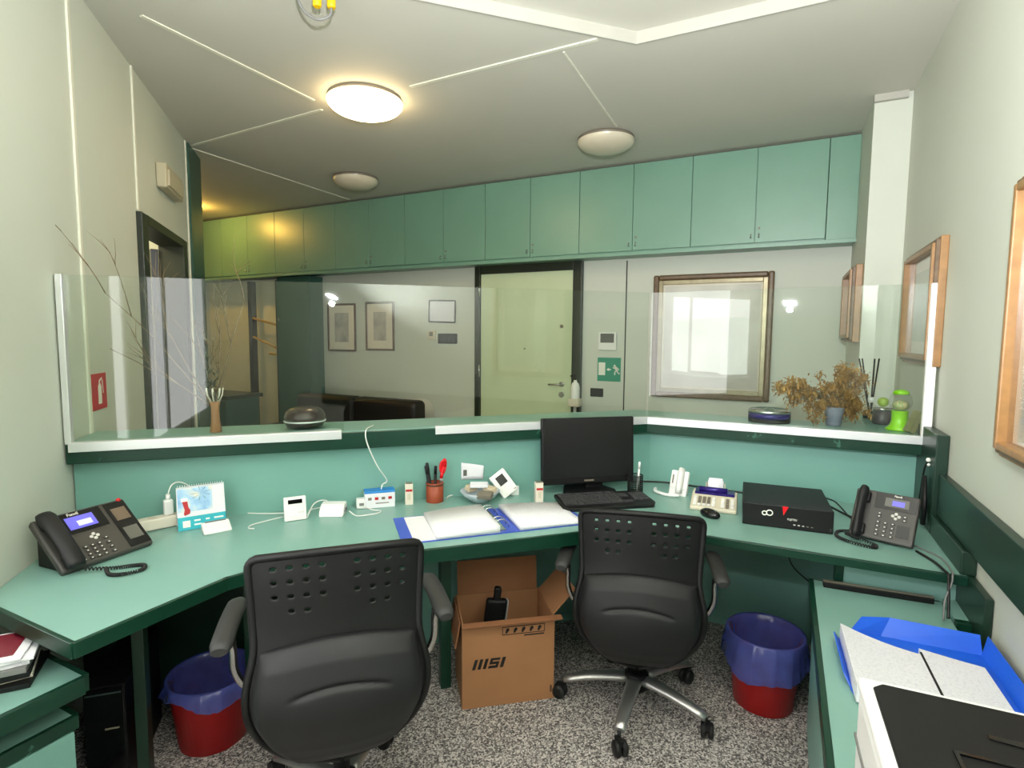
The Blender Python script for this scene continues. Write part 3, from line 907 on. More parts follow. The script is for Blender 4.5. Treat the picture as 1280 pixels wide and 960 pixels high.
# dried flowers
t = thing('dried_flower_pot', 'grey pot of spreading dried brown flowers on the right ledge', 'flower pot', (0.23, 3.14, ZL))
MB().lathe([(0.030, 0), (0.032, 0.002), (0.046, 0.088), (0.046, 0.094), (0.040, 0.094), (0.036, 0.07)], seg=24).build('pot', 'pot_grey', t)
sm_ = MB(); fm = MB()
random.seed(11)
dirs = []
clumps = [(-0.255, .185), (-.235, .20), (-.205, .205), (-.185, .17), (-.20, .135), (-.165, .19), (-.125, .13), (-.10, .16), (-.095, .10), (-.105, .065), (-.06, .17), (-.055, .12),
          (-.02, .19), (.0, .23), (.025, .265), (.055, .285), (.085, .25), (.115, .235), (.05, .22), (.02, .17), (.06, .17), (.10, .185), (.03, .12), (.075, .12), (.115, .12), (.125, .08), (.09, .07), (.06, .06), (-.02, .12)]
for la_, z_ in clumps:
    for k in range(4):
        dirs.append((la_ + random.gauss(0, 0.012), random.gauss(0, 0.035), z_ + random.gauss(0, 0.012)))
rr_ = math.radians(26)
for lx_, ly_, lz_ in dirs:
    tip = Vector((lx_ * math.cos(rr_) - ly_ * math.sin(rr_), lx_ * math.sin(rr_) + ly_ * math.cos(rr_), lz_))
    sm_.tube(curve_pts([(0, 0, 0.06), (tip.x * 0.3, tip.y * 0.3, 0.1 + tip.z * 0.25), tuple(tip)], 4), 0.0012, 4)
    for k in range(30):
        c = tip + Vector((random.gauss(0, 0.013), random.gauss(0, 0.014), random.gauss(-0.006, 0.015)))
        mx = Matrix.Translation(c) @ Matrix.Rotation(random.uniform(0, 6), 4, 'Z') @ Matrix.Rotation(random.uniform(-1.5, 1.5), 4, 'X')
        s = random.uniform(0.006, 0.013)
        fm.add([(0, -s * 1.3, 0), (s * 0.5, 0, s * 0.3), (0, s * 1.3, 0), (-s * 0.5, 0, s * 0.3)], [(0, 1, 2, 3)], False, mx)
sm_.build('stems', 'twig', t)
fo = fm.build('dried_blossom', 'dried', t)
fo['kind'] = 'stuff'
# reed diffuser
t = thing('reed_diffuser', 'glass reed diffuser with dark sticks behind the dried flowers', 'diffuser', (0.425, 3.50, ZL))
MB().lathe([(0.035, 0.0), (0.038, 0.004), (0.038, 0.07), (0.014, 0.085), (0.014, 0.115), (0.016, 0.118)], seg=20).build('bottle', 'jar_glass', t)
MB().lathe([(0.033, 0.004), (0.034, 0.045)], seg=20).build('liquid', 'liquid', t)
MB().lathe([(0.0155, 0.09), (0.0155, 0.118)], seg=16).build('collar', 'white', t)
for dx, dy in ((-0.05, 0.01), (0.005, 0.0), (0.03, 0.02), (-0.07, -0.02)):
    MB().tube([(0, 0, 0.01), (dx * 0.5, dy, 0.17), (dx, dy * 2, 0.325)], 0.004, 6).build('reed', 'ink', t)
t = thing('candle_jar', 'dark grey jar with silver rim and green apple lid beside the lime dispenser', 'jar', (0.455, 3.32, ZL))
MB().lathe([(0.038, 0), (0.042, 0.006), (0.042, 0.072)], seg=24).build('jar', 'pot_dark', t)
MB().lathe([(0.043, 0.072), (0.043, 0.082), (0.030, 0.086)], seg=24).build('rim', 'chrome', t)
MB().sphere((0, 0, 0.112), 0.026, sc=(1, 1, 0.95)).build('lid', 'apple', t)
t = thing('candy_dispenser', 'lime green toy gumball dispenser with clear globe on the right ledge', 'candy dispenser', (0.50, 3.14, ZL))
MB().lathe([(0.056, 0), (0.056, 0.006), (0.040, 0.020), (0.033, 0.045), (0.034, 0.090), (0.036, 0.092)], seg=28).build('body', 'lime', t)
MB().sphere((0, 0, 0.136), 0.048, 20, 14).build('globe', 'jar_glass', t)
MB().sphere((0, 0, 0.118), 0.034, 12, 8, (1, 1, 0.7)).build('candy', 'candy', t)
MB().lathe([(0.034, 0.170), (0.030, 0.184), (0.012, 0.192), (1e-5, 0.193)], seg=24).build('lid', 'lime', t)
t = thing('easel_frame', 'olive back of a small standing frame at the right end of ledge', 'frame', (0.545, 3.07, ZL), math.radians(20))
MB().box((0, 0, 0), (0.028, 0.05, 0.105), Matrix.Translation((0, 0, 0.0505)) @ Matrix.Rotation(0.42, 4, 'Y')).build('board', 'frame_olive', t)
MB().box((0, 0, 0), (0.006, 0.03, 0.095), Matrix.Translation((0.035, 0, 0.046)) @ Matrix.Rotation(-0.3, 4, 'Y')).build('strut', 'black', t)

# ------------------------------------------------------------------ things on the worktop


def desk_phone(label, loc, rz, w, L, ang, big):
    t = thing('desk_phone', label, 'telephone', loc, rz)
    # local: x along width, y away from the sitter, face tilted by ang
    ca, sa = math.cos(ang), math.sin(ang)
    FMx = Matrix(((1, 0, 0, 0), (0, ca, -sa, 0.0), (0, sa, ca, 0.012), (0, 0, 0, 1)))  # local face coords (x, v, n)
    MB().box((w / 2, L / 2, -0.008), (w, L, 0.026), FMx).build('housing', 'phonegrey', t, bevel=0.008, bseg=3)
    # stand behind
    st = MB()
    st.prism([(0, 0), (L * ca * 0.9, 0), (L * ca * 0.9, L * sa * 0.8), (L * ca * 0.75, L * sa * 0.75)], 0.02, w - 0.05, Matrix(((0, 0, 1, 0), (1, 0, 0, 0.02), (0, 1, 0, 0), (0, 0, 0, 1))))
    fixn(st.build('stand', 'black', t, bevel=0.003))
    hw = 0.058
    # handset on the left
    hs = MB()
    n = 14
    pts = []
    rads = []
    for i in range(n + 1):
        f = i / n
        v = -0.006 + f * (L + 0.004)
        hgt = 0.026 + 0.012 * math.sin(PI * f)
        pts.append(FMx @ Vector((hw / 2 + 0.004, v, hgt)))
        rads.append(0.031 - 0.004 * math.sin(PI * f) - (0.006 if i in (0, n) else 0))
    hs.tube(pts, 0.026, 14, rads=rads, flat=0.55)
    hs_o = hs.build('handset', 'chairgrey', t)
    for v in (0.03, L - 0.035):
        MB().box((hw / 2 + 0.004, v, 0.016), (0.045, 0.045, 0.026), FMx).build('earpiece', 'black', hs_o, bevel=0.008)
    X0 = hw + 0.012
    X1 = w - 0.008
    if big:
        xm = X0 + 0.135
        MB().box(((X0 + xm) / 2, L - 0.052, 0.0062), (xm - X0, 0.085, 0.003), FMx).build('display_bezel', 'black_gloss', t)
        sc = MB().box(((X0 + xm) / 2 - 0.008, L - 0.054, 0.0085), (0.088, 0.052, 0.002), FMx).build('screen', 'lcd', t)
        MB().box(((X0 + xm) / 2, L - 0.060, 0.0098), (0.045, 0.022, 0.001), FMx).build('caption', 'lcd_text', sc)
        text('brand_text', 'Fanvil', 0.016, 'keymark', t, FMx @ Matrix.Translation(((X0 + xm) / 2 - 0.02, L - 0.017, 0.008)), bold=0.0004)
        MB().box(((xm + X1) / 2 + 0.008, L / 2, 0.0062), (X1 - xm - 0.012, L - 0.02, 0.003), FMx).build('side_bezel', 'black_gloss', t)
        for v, mm in ((L * 0.70, 'lcd_brown'), (L * 0.30, 'lcd_grey')):
            MB().box(((xm + X1) / 2 + 0.008, v, 0.0085), (X1 - xm - 0.036, 0.055, 0.002), FMx).build('side_screen', mm, t)
        MB().sphere((X1 - 0.012, L - 0.006, 0.006), 0.008, mx=FMx).build('message_light', 'red_gloss', t)
        kx0, kv0, kdx, kdv = X0 + 0.025, 0.018, 0.022, 0.0155
        navx, navv = X0 + 0.070, 0.098
        keys = [(kx0 + i * kdx, kv0 + j * kdv) for i in range(3) for j in range(4)] + [(kx0 - 0.022, kv0 + j * 0.02) for j in range(4)] + [(kx0 + 0.072, kv0 + j * 0.02) for j in range(4)]
    else:
        MB().box(((X0 + X1) / 2, L - 0.037, 0.0062), (X1 - X0, 0.062, 0.003), FMx).build('display_bezel', 'black_gloss', t)
        sc = MB().box(((X0 + X1) / 2 + 0.005, L - 0.039, 0.0085), (0.078, 0.034, 0.002), FMx).build('screen', 'lcd_grey', t)
        MB().box(((X0 + X1) / 2 + 0.010, L - 0.041, 0.0098), (0.040, 0.020, 0.001), FMx).build('caption', 'lcd', sc)
        text('brand_text', 'Fanvil', 0.011, 'keymark', t, FMx @ Matrix.Translation(((X0 + X1) / 2 + 0.005, L - 0.012, 0.008)), bold=0.0003)
        MB().box((X1 - 0.030, 0.050, 0.0062), (0.040, 0.048, 0.003), FMx).build('side_screen', 'screen', t)
        kx0, kv0, kdx, kdv = X0 + 0.022, 0.022, 0.024, 0.0165
        navx, navv = X0 + 0.075, 0.105
        keys = [(kx0 + i * kdx, kv0 + j * kdv) for i in range(3) for j in range(4)] + [(kx0, 0.094 + j * 0.012) for j in range(2)] + [(X1 - 0.03, 0.094), (X1 - 0.03, 0.108)]
    for a in range(4):
        MB().sphere((navx + 0.010 * math.cos(a * PI / 2), navv + 0.009 * math.sin(a * PI / 2), 0.006), 0.0062, 10, 6, (1, 1, 0.5), FMx).build('arrow_key', 'keymark', t)
    for kx, kv in keys:
        kb = MB().box((kx, kv, 0.0062), (0.014, 0.009, 0.005), FMx).build('key', 'key', t, bevel=0.0015)
        MB().box((kx, kv, 0.0091), (0.005, 0.004, 0.0006), FMx).build('digit', 'keymark', kb)
    return t


desk_phone('large black desk phone with lit blue screen by the left wall', (-2.046, 0.893, ZD), math.radians(94), 0.298, 0.222, math.radians(41), True)
desk_phone('smaller black desk phone on the right end of the worktop', (0.255, 2.505, ZD), math.radians(-20), 0.212, 0.195, math.radians(60), False)


def coil(label, ctrl, r=0.0048, turns=60, loc=(0, 0, 0)):
    P = curve_pts(ctrl, 10)
    n = len(P)
    pts = []
    tot = turns * 8
    for i in range(tot + 1):
        f = i / tot * (n - 1)
        k = min(int(f), n - 2)
        p = P[k].lerp(P[k + 1], f - k)
        d = (P[k + 1] - P[k]).normalized()
        a = d.cross(Vector((0, 0, 1))).normalized()
        b = a.cross(d)
        th = 2 * PI * i / 8
        pts.append(p + a * r * math.cos(th) + b * r * math.sin(th))
    m = MB().tube(pts, 0.0022, 5)
    return tag(m.build('phone_cord', 'cable_black'), label, 'cord')


zc = ZD + 0.0071
coil('coiled black cord looped beside the large left phone', [(-2.015, 0.935, ZD + 0.018), (-1.965, 1.00, zc), (-1.93, 1.04, zc), (-1.90, 1.06, zc), (-1.87, 1.035, zc), (-1.888, 0.985, zc), (-1.925, 0.965, zc), (-1.955, 0.972, zc + 0.014)])
coil('coiled black cord looped beside the smaller right phone', [(0.262, 2.53, ZD + 0.016), (0.225, 2.535, zc), (0.215, 2.47, zc), (0.255, 2.42, zc), (0.325, 2.395, zc), (0.335, 2.412, zc + 0.004), (0.28, 2.445, zc + 0.012), (0.245, 2.485, zc + 0.012)])

# power strip with a charger plugged in
t = thing('power_strip', 'short cream power strip between the left phone and the desk calendar', 'power strip', (-2.245, 1.29, ZD), math.radians(70))
MB().box((0, 0, 0.025), (0.20, 0.055, 0.045)).build('housing', 'cream_box', t, bevel=0.006)
for s in (-0.06, 0.0):
    MB().lathe([(0.016, 0), (0.016, 0.002)], (s, 0, 0.047), 14).build('socket', 'offwhite', t)
MB().box((-0.0, 0, 0.003), (0.15, 0.04, 0.006)).build('foot', 'cable_grey', t)
MB().sphere((0.105, 0, 0.022), 0.011).build('switch', 'white', t)
t = thing('charger_plug', 'white charger standing upright in the power strip', 'charger', (-2.225, 1.345, ZD + 0.0476), math.radians(70))
MB().box((0, 0, 0.032), (0.034, 0.026, 0.062)).build('body', 'white', t, bevel=0.006)
MB().lathe([(0.009, 0.062), (0.008, 0.085)], seg=12).build('connector', 'white', t)
tag(MB().tube(curve_pts([(-2.225, 1.345, ZD + 0.132), (-2.235, 1.37, ZD + 0.165), (-2.235, 1.41, ZD + 0.165), (-2.225, 1.46, ZD + 0.12), (-2.20, 1.52, ZD + 0.02), (-2.13, 1.58, ZD + 0.004), (-2.02, 1.62, ZD + 0.004), (-1.95, 1.66, ZD + 0.004), (-1.90, 1.70, ZD + 0.004), (-1.86, 1.68, ZD + 0.02)], 8), 0.0027, 6).build('charging_cable', 'cable_white'), 'white charging cable running from the upright charger past the calendar', 'cable')

# calendar
t = thing('desk_calendar', 'spiral bound desk calendar with beach picture and red stocking', 'calendar', (-2.125, 1.319, ZD), math.atan2(0.15, 0.082))
cw, chh = 0.171, 0.172
tl = 0.22
CM = Matrix(((1, 0, 0, 0), (0, math.sin(tl), -math.cos(tl), 0), (0, math.cos(tl), math.sin(tl), 0.001), (0, 0, 0, 1)))
MB().box((cw / 2, chh / 2, -0.0015), (cw, chh, 0.003), CM).build('front_page', 'paper', t)
CM2 = Matrix(((1, 0, 0, 0), (0, math.sin(-tl), -math.cos(tl), 2 * chh * math.sin(tl)), (0, math.cos(tl), -math.sin(tl), 0.001), (0, 0, 0, 1)))
MB().box((cw / 2, chh / 2, 0.0015), (cw, chh, 0.003), CM2).build('back_page', 'paper', t)
pc = MB().box((0.064, 0.118, 0.0006), (0.122, 0.092, 0.0012), CM).build('picture', 'sea', t)
pm = MB()
for k in range(9):
    a = 0.2 + k * 0.7
    pm.prism([(0.085, 0.140), (0.085 + 0.033 * math.cos(a) - 0.005 * math.sin(a), 0.140 + 0.026 * math.sin(a) + 0.004 * math.cos(a)), (0.085 + 0.037 * math.cos(a + .1), 0.140 + 0.029 * math.sin(a + .1))], 0.0012, 0.0020, CM)
fixn(pm.build('palm', 'palm', pc))
sk = MB().prism([(0.018, 0.115), (0.036, 0.118), (0.040, 0.088), (0.046, 0.078), (0.044, 0.064), (0.026, 0.058), (0.022, 0.064), (0.026, 0.080)], 0.0012, 0.0022, CM)
fixn(sk.build('stocking', 'red', pc))
MB().box((0.026, 0.120, 0.0018), (0.024, 0.013, 0.0014), CM).build('cuff', 'sign_white', pc)
MB().box((cw / 2, 0.026, 0.0006), (cw, 0.052, 0.0012), CM).build('band', 'turq', t)
for i, (bx, by, bw) in enumerate([(0.068, 0.034, 0.022), (0.105, 0.034, 0.014), (0.145, 0.034, 0.034), (0.07, 0.018, 0.026), (0.03, 0.024, 0.026)]):
    MB().box((bx, by, 0.0014), (bw, 0.006 if i < 4 else 0.026, 0.001), CM).build('lettering', 'sign_white', t)
sp = MB()
for i in range(20):
    x = 0.006 + i * 0.0083
    c = CM @ Vector((x, chh, -0.004))
    sp.tube([c + Vector((0, 0.007 * math.cos(a), 0.007 * math.sin(a))) for a in [2 * PI * k / 8 for k in range(9)]], 0.0012, 4)
sp.build('spiral', 'alu', t)

t = thing('card_reader', 'small white sloped device in front of the desk calendar', 'device', (-2.00, 1.395, ZD), math.radians(65))
MB().prism([(-0.03, 0.0), (0.035, 0.0), (0.035, 0.034), (0.02, 0.036), (-0.03, 0.010)], -0.05, 0.05, Matrix(((0, 0, 1, 0), (1, 0, 0, 0), (0, 1, 0, 0), (0, 0, 0, 1)))).build('housing', 'white', t, bevel=0.005)
MB().box((0, 0.022, 0.0365), (0.075, 0.010, 0.003)).build('slot', 'cable_grey', t)

t = thing('alarm_keypad', 'white standing keypad with narrow black display on the left worktop', 'keypad', (-1.818, 1.627, ZD), math.radians(55))
KM = Matrix(((1, 0, 0, 0), (0, 0.16, -0.987, 0), (0, 0.987, 0.16, 0.002), (0, 0, 0, 1)))
MB().box((0, 0.05, -0.012), (0.088, 0.10, 0.024), KM).build('housing', 'white', t, bevel=0.004)
MB().box((0, 0.080, 0.001), (0.056, 0.017, 0.003), KM).build('display', 'black_gloss', t)
MB().box((0, 0.042, 0.0), (0.07, 0.045, 0.003), KM).build('flap', 'paper', t, bevel=0.001)
for q in (0, 1):
    MB().box((0.016 + q * 0.012, 0.034, 0.002), (0.006, 0.005, 0.002), KM).build('button', 'offwhite', t)

t = thing('white_router', 'white wedge shaped router beside the cable adapter on the left worktop', 'router', (-1.745, 1.765, ZD), math.radians(30))
MB().prism([(-0.04, 0.0), (0.04, 0.0), (0.04, 0.05), (0.0, 0.046), (-0.028, 0.026)], -0.052, 0.052, Matrix(((0, 0, 1, 0), (1, 0, 0, 0), (0, 1, 0, 0), (0, 0, 0, 1)))).build('housing', 'white', t, bevel=0.006)
MB().box((0.0545, 0.01, 0.02), (0.003, 0.03, 0.014)).build('port', 'cable_grey', t)
t = thing('power_adapter', 'small white cube adapter between the router and the blue topped box', 'adapter', (-1.70, 1.895, ZD), math.radians(45))
MB().box((0, 0, 0.022), (0.045, 0.045, 0.044)).build('body', 'white', t, bevel=0.006)
MB().box((0, -0.023, 0.022), (0.02, 0.004, 0.012)).build('port', 'cable_grey', t)
t = thing('tissue_box', 'white printed carton with blue top edge behind the router cables', 'carton', (-1.632, 1.942, ZD), math.radians(45))
MB().box((0, 0.02, 0.034), (0.135, 0.06, 0.068)).build('box', 'paper', t, bevel=0.002)
MB().box((0, 0.02, 0.073), (0.1355, 0.0605, 0.010)).build('lid', 'blue_print', t, bevel=0.002)
for i, x in enumerate((-0.045, -0.015, 0.015, 0.045)):
    MB().box((x, -0.0105, 0.044), (0.016, 0.001, 0.012)).build('printed_mark', 'red' if i % 2 else 'lamp_base', t)
MB().box((0.01, -0.0105, 0.022), (0.06, 0.001, 0.004)).build('printed_line', 'lamp_base', t)


def medicine(label, x, y):
    t = thing('small_carton', label, 'carton', (x, y, ZD), math.radians(38))
    MB().box((0, 0, 0.049), (0.036, 0.036, 0.098)).build('box', 'cream_box', t, bevel=0.0015)
    MB().box((0, -0.0185, 0.068), (0.030, 0.001, 0.010)).build('red_stripe', 'red', t)
    MB().box((0, -0.0185, 0.040), (0.016, 0.001, 0.030)).build('printed_mark', 'offwhite', t)
    MB().box((0, 0, 0.0985), (0.030, 0.030, 0.002)).build('cap', 'lamp_base', t)
    return t


medicine('small upright white carton with red stripe left of the pen cup', -1.545, 2.045)
medicine('small upright white carton with red stripe left of the monitor', -1.018, 2.35)

# pen cup with pens and a red knife
cupx, cupy = -1.462, 2.135
t = thing('pen_cup', 'round brown leather pen cup on the left worktop', 'pen cup', (cupx, cupy, ZD))
MB().lathe([(0.040, 0), (0.041, 0.003), (0.041, 0.094), (0.0375, 0.094), (0.0375, 0.006), (1e-5, 0.006)], seg=28).build('cup', 'brown_cup', t)
MB().lathe([(0.0418, 0.080), (0.0418, 0.088)], seg=28, cap=False).build('seam', 'wood_dark', t)


def pen(label, x, y, dx, dy, L, r, m, z0=ZD + 0.012, cat='pen'):
    t = thing('pen' if cat == 'pen' else cat, label, cat, (x, y, z0))
    d = Vector((dx, dy, 1)).normalized()
    MB().tube([(0, 0, 0), tuple(d * L * 0.75)], r, 8).build('barrel', m, t)
    MB().tube([tuple(d * L * 0.752), tuple(d * L * 0.98), tuple(d * L)], r * 1.15, 8, rads=[r * 1.15, r * 1.1, r * 0.5]).build('cap', m, t)
    return t


pen('dark pen leaning left in the brown pen cup', cupx - 0.012, cupy - 0.012, -0.12, -0.10, 0.165, 0.0065, 'chairgrey')
pen('dark pen standing in the middle of the brown pen cup', cupx, cupy + 0.0, 0.0, 0.05, 0.158, 0.0065, 'black')
pen('black marker at the back of the brown pen cup', cupx - 0.018, cupy + 0.006, -0.20, 0.02, 0.17, 0.007, 'chairgrey')
t = thing('scissors', 'red handled scissors standing in the brown pen cup', 'scissors', (cupx + 0.012, cupy + 0.012, ZD + 0.010), math.radians(40))
SX = Matrix.Rotation(0.14, 4, 'Y')
MB().box((0, 0, 0.055), (0.014, 0.003, 0.11), SX).build('blade', 'chrome', t)
for q in (-1, 1):
    ring = [SX @ Vector((q * 0.004 + 0.009 * math.cos(a), q * 0.002, 0.158 + (0.034 if q > 0 else 0.026) * math.sin(a))) for a in [2 * PI * k / 14 for k in range(15)]]
    MB().tube(ring, 0.0055, 8).build('handle', 'red_gloss', t)
MB().tube([SX @ Vector((0, 0, 0.10)), SX @ Vector((0, 0, 0.135))], 0.008, 8).build('handle_neck', 'red_gloss', t)

# paper note on the counter panel
pn = Vector(PB) - Vector(PL); pn.normalize()
pc0 = Vector(PL) + pn * 1.64
t = thing('paper_note', 'white paper note stuck on the teal counter panel above the pen cup', 'note', (pc0.x, pc0.y, 0.865), math.atan2(pn.y, pn.x))
nm_ = MB()
vs = []; fs = []
for i in range(7):
    for j in range(5):
        x = -0.055 + 0.11 * i / 6; z = -0.045 + 0.085 * j / 4
        vs.append((x, -0.003 - 0.016 * max(0, (i - 2) / 4) ** 2 * (0.4 + 0.6 * j / 4), z - 0.015 * (i / 6) * (j / 4) - 0.004 * i / 6))
for i in range(6):
    for j in range(4):
        a = i * 5 + j
        fs.append((a, a + 5, a + 6, a + 1))
nm_.add(vs, fs, True)
nm_.build('sheet', 'paper', t, solid=0.0008)
MB().box((-0.036, -0.005, -0.012), (0.018, 0.001, 0.03)).build('printed_mark', 'lcd_grey', t)

# bowl of odds and ends
t = thing('trinket_bowl', 'shallow blue and white bowl behind the open binder', 'bowl', (-1.272, 2.235, ZD))
MB().lathe([(0.035, 0), (0.04, 0.004), (0.075, 0.028), (0.095, 0.052), (0.092, 0.054), (0.070, 0.031), (0.03, 0.010), (1e-5, 0.009)], seg=28).build('bowl', 'ceramic', t)
random.seed(5)
odd = [('white folded card slip on top of the trinket bowl', (0.0, -0.01, 0.082), (0.085, 0.045, 0.012), 'paper', 0.5),
       ('beige wrapped packet at the left of the trinket bowl', (-0.045, 0.0, 0.060), (0.06, 0.035, 0.026), 'beige_item', 1.2),
       ('beige wrapped packet at the right of the trinket bowl', (0.048, 0.01, 0.062), (0.065, 0.035, 0.024), 'beige_item', -0.3),
       ('dark keyring fob hanging over the trinket bowl rim', (0.060, -0.058, 0.052), (0.07, 0.045, 0.024), 'lamp_base', 0.2),
       ('blue grey sachet at the back of the trinket bowl', (-0.01, 0.042, 0.064), (0.06, 0.03, 0.022), 'ceramic', 0.9)]
for lb, p, sz, mm, rzz in odd:
    o = MB().box((0, 0, 0), sz, Matrix.Rotation(0.25, 4, 'X')).build('packet' if 'packet' in lb or 'sachet' in lb else ('card' if 'card' in lb else 'keyring'), mm, None, bevel=0.004, bseg=2)
    o.location = (-1.272 + p[0], 2.235 + p[1], ZD + p[2]); o.rotation_euler = (0, 0, rzz)
    tag(o, lb, 'packet' if 'packet' in lb or 'sachet' in lb else ('card' if 'card' in lb else 'keyring'))
# tilted white thermostat
t = thing('wall_thermostat', 'white thermostat with black square screen propped tilted beside the trinket bowl', 'thermostat', (-1.165, 2.37, ZD), math.radians(42))
R_ = Matrix.Translation((0, 0, 0.003)) @ Matrix.Rotation(-0.35, 4, 'X') @ Matrix.Rotation(math.radians(-33), 4, 'Y')
MB().box((0.0, 0.0, 0.078), (0.088, 0.022, 0.125), R_).build('housing', 'white', t, bevel=0.004)
MB().box((0.0, -0.012, 0.098), (0.044, 0.003, 0.048), R_).build('screen', 'black_gloss', t)
MB().box((0.032, -0.0115, 0.026), (0.012, 0.002, 0.004), R_).build('button', 'lamp_base', t)
MB().box((0.02, 0.036, 0.022), (0.04, 0.012, 0.044)).build('prop', 'white', t)

# open binder
t = thing('ring_binder', 'open blue ring binder with white pages at the front of the worktop', 'binder', (-1.06, 2.01, ZD), math.radians(45))
# local x along the desk edge (D2), y away from the sitter
MB().box((-0.235, 0.015, 0.002), (0.36, 0.31, 0.003)).build('left_cover', 'blue_dark', t)
MB().box((0.20, 0.015, 0.002), (0.33, 0.31, 0.003)).build('right_cover', 'blue_dark', t)
MB().box((-0.012, 0.015, 0.0025), (0.09, 0.31, 0.004)).build('spine', 'blue_dark', t)
MB().box((-0.25, 0.012, 0.005), (0.24, 0.29, 0.003)).build('inner_sheet', 'paper', t)


def stack(x0, x1, h0, h1, m, nm):
    mb = MB(); n = 10
    vs = []; fs = []
    for i in range(n + 1):
        f = i / n
        x = x0 + (x1 - x0) * f
        z = h0 + (h1 - h0) * f + 0.004 * math.sin(PI * f)
        for y in (-0.138, 0.158):
            vs.append((x, y, z)); vs.append((x, y, 0.0045))
    for i in range(n):
        a = i * 4; b = a + 4
        fs += [(a, b, b + 2, a + 2), (a + 1, a + 3, b + 3, b + 1), (a, a + 1, b + 1, b), (a + 2, b + 2, b + 3, a + 3)]
    fs += [(0, 2, 3, 1), (n * 4, n * 4 + 1, n * 4 + 3, n * 4 + 2)]
    mb.add(vs, fs, True)
    o = fixn(mb.build(nm, m, t))
    return o


stack(-0.285, -0.030, 0.020, 0.034, 'paper', 'left_pages')
stack(0.055, 0.345, 0.026, 0.008, 'print_paper', 'right_pages')
for y in (-0.09, -0.05, 0.07, 0.11):
    MB().tube([(-0.012 + 0.034 * math.cos(a), y, 0.006 + 0.036 * math.sin(a)) for a in [PI * k / 8 for k in range(9)]], 0.0022, 6).build('ring', 'chrome', t)
MB().box((-0.012, 0.015, 0.0065), (0.028, 0.27, 0.004)).build('ring_bar', 'chrome', t)

# monitor
t = thing('monitor', 'black flat monitor on a stand in the bend of the counter', 'monitor', (-0.865, 2.622, ZD), math.radians(40))
TL = Matrix.Translation((0, 0, 0.215)) @ Matrix.Rotation(-0.06, 4, 'X')
MB().box((0, 0.012, 0), (0.492, 0.032, 0.332), TL).build('housing', 'black', t, bevel=0.006)
MB().box((0, -0.0045, 0.012), (0.468, 0.002, 0.290), TL).build('screen', 'screen', t)
MB().box((0, -0.005, -0.150), (0.05, 0.002, 0.008), TL).build('badge', 'lamp_base', t)
MB().box((0.05, 0.05, 0.10), (0.09, 0.03, 0.19)).build('neck', 'black', t, bevel=0.006)
MB().prism([(-0.12, -0.09), (0.12, -0.09), (0.14, -0.02), (0.09, 0.11), (-0.09, 0.11), (-0.14, -0.02)], 0, 0.016, Matrix.Translation((0.0, 0.0, 0))).build('base', 'black', t, bevel=0.004)

# keyboard
t = thing('keyboard', 'black computer keyboard in front of the monitor', 'keyboard', (-0.735, 2.475, ZD), math.radians(38))
KB = Matrix.Translation((0, 0, 0.004)) @ Matrix.Rotation(0.07, 4, 'X') @ Matrix.Diagonal((1, 1.2, 1, 1))
MB().prism([(-0.225, -0.06), (-0.205, -0.085), (0.205, -0.085), (0.225, -0.06), (0.222, 0.075), (-0.222, 0.075)], 0.004, 0.022, KB).build('case', 'black', t, bevel=0.005)
rows = [(0.055, 15), (0.030, 15), (0.011, 14), (-0.008, 13), (-0.027, 13), (-0.046, 9)]
nk = 0
for y, n in rows:
    x0_ = -0.212; wtot = 0.285
    for i in range(n):
        w = wtot / n
        if y == -0.046 and i == 4:
            w = wtot / n
        MB().box((x0_ + (i + .5) * w, y, 0.0245), (w - 0.003, 0.0155, 0.007), KB).build('key', 'keyboard_key', t)
        nk += 1
for y in (0.030, 0.011, -0.008, -0.027):
    for i in range(4):
        MB().box((0.145 + i * 0.0185, y, 0.0245), (0.0155, 0.0155, 0.007), KB).build('key', 'keyboard_key', t)
kp = MB()
for y, x0_, n in ((0.030, 0.082, 3), (0.011, 0.082, 3), (-0.046, 0.082, 3)):
    for i in range(n):
        MB().box((x0_ + i * 0.0165, y, 0.0245), (0.014, 0.0155, 0.007), KB).build('key', 'keyboard_key', t) if nk + i < 84 else None

# mesh pen cup with white pen
t = thing('mesh_pen_cup', 'black wire mesh pen cup right of the monitor', 'pen cup', (-0.655, 2.745, ZD))
mc = MB()
for z in [0.002 + 0.0105 * i for i in range(9)]:
    mc.tube([(0.037 * math.cos(a), 0.037 * math.sin(a), z) for a in [2 * PI * k / 20 for k in range(21)]], 0.0016 if 0 < z < 0.08 else 0.0028, 4)
for k in range(20):
    a = 2 * PI * k / 20
    mc.tube([(0.037 * math.cos(a), 0.037 * math.sin(a), 0), (0.037 * math.cos(a), 0.037 * math.sin(a), 0.086)], 0.0016, 4)
mc.build('mesh', 'black', t)
MB().lathe([(0.037, 0), (0.037, 0.003)], seg=20).build('bottom', 'black', t)
pen('white pen standing in the black mesh pen cup', -0.645, 2.752, 0.05, 0.02, 0.15, 0.0055, 'white', ZD + 0.005)

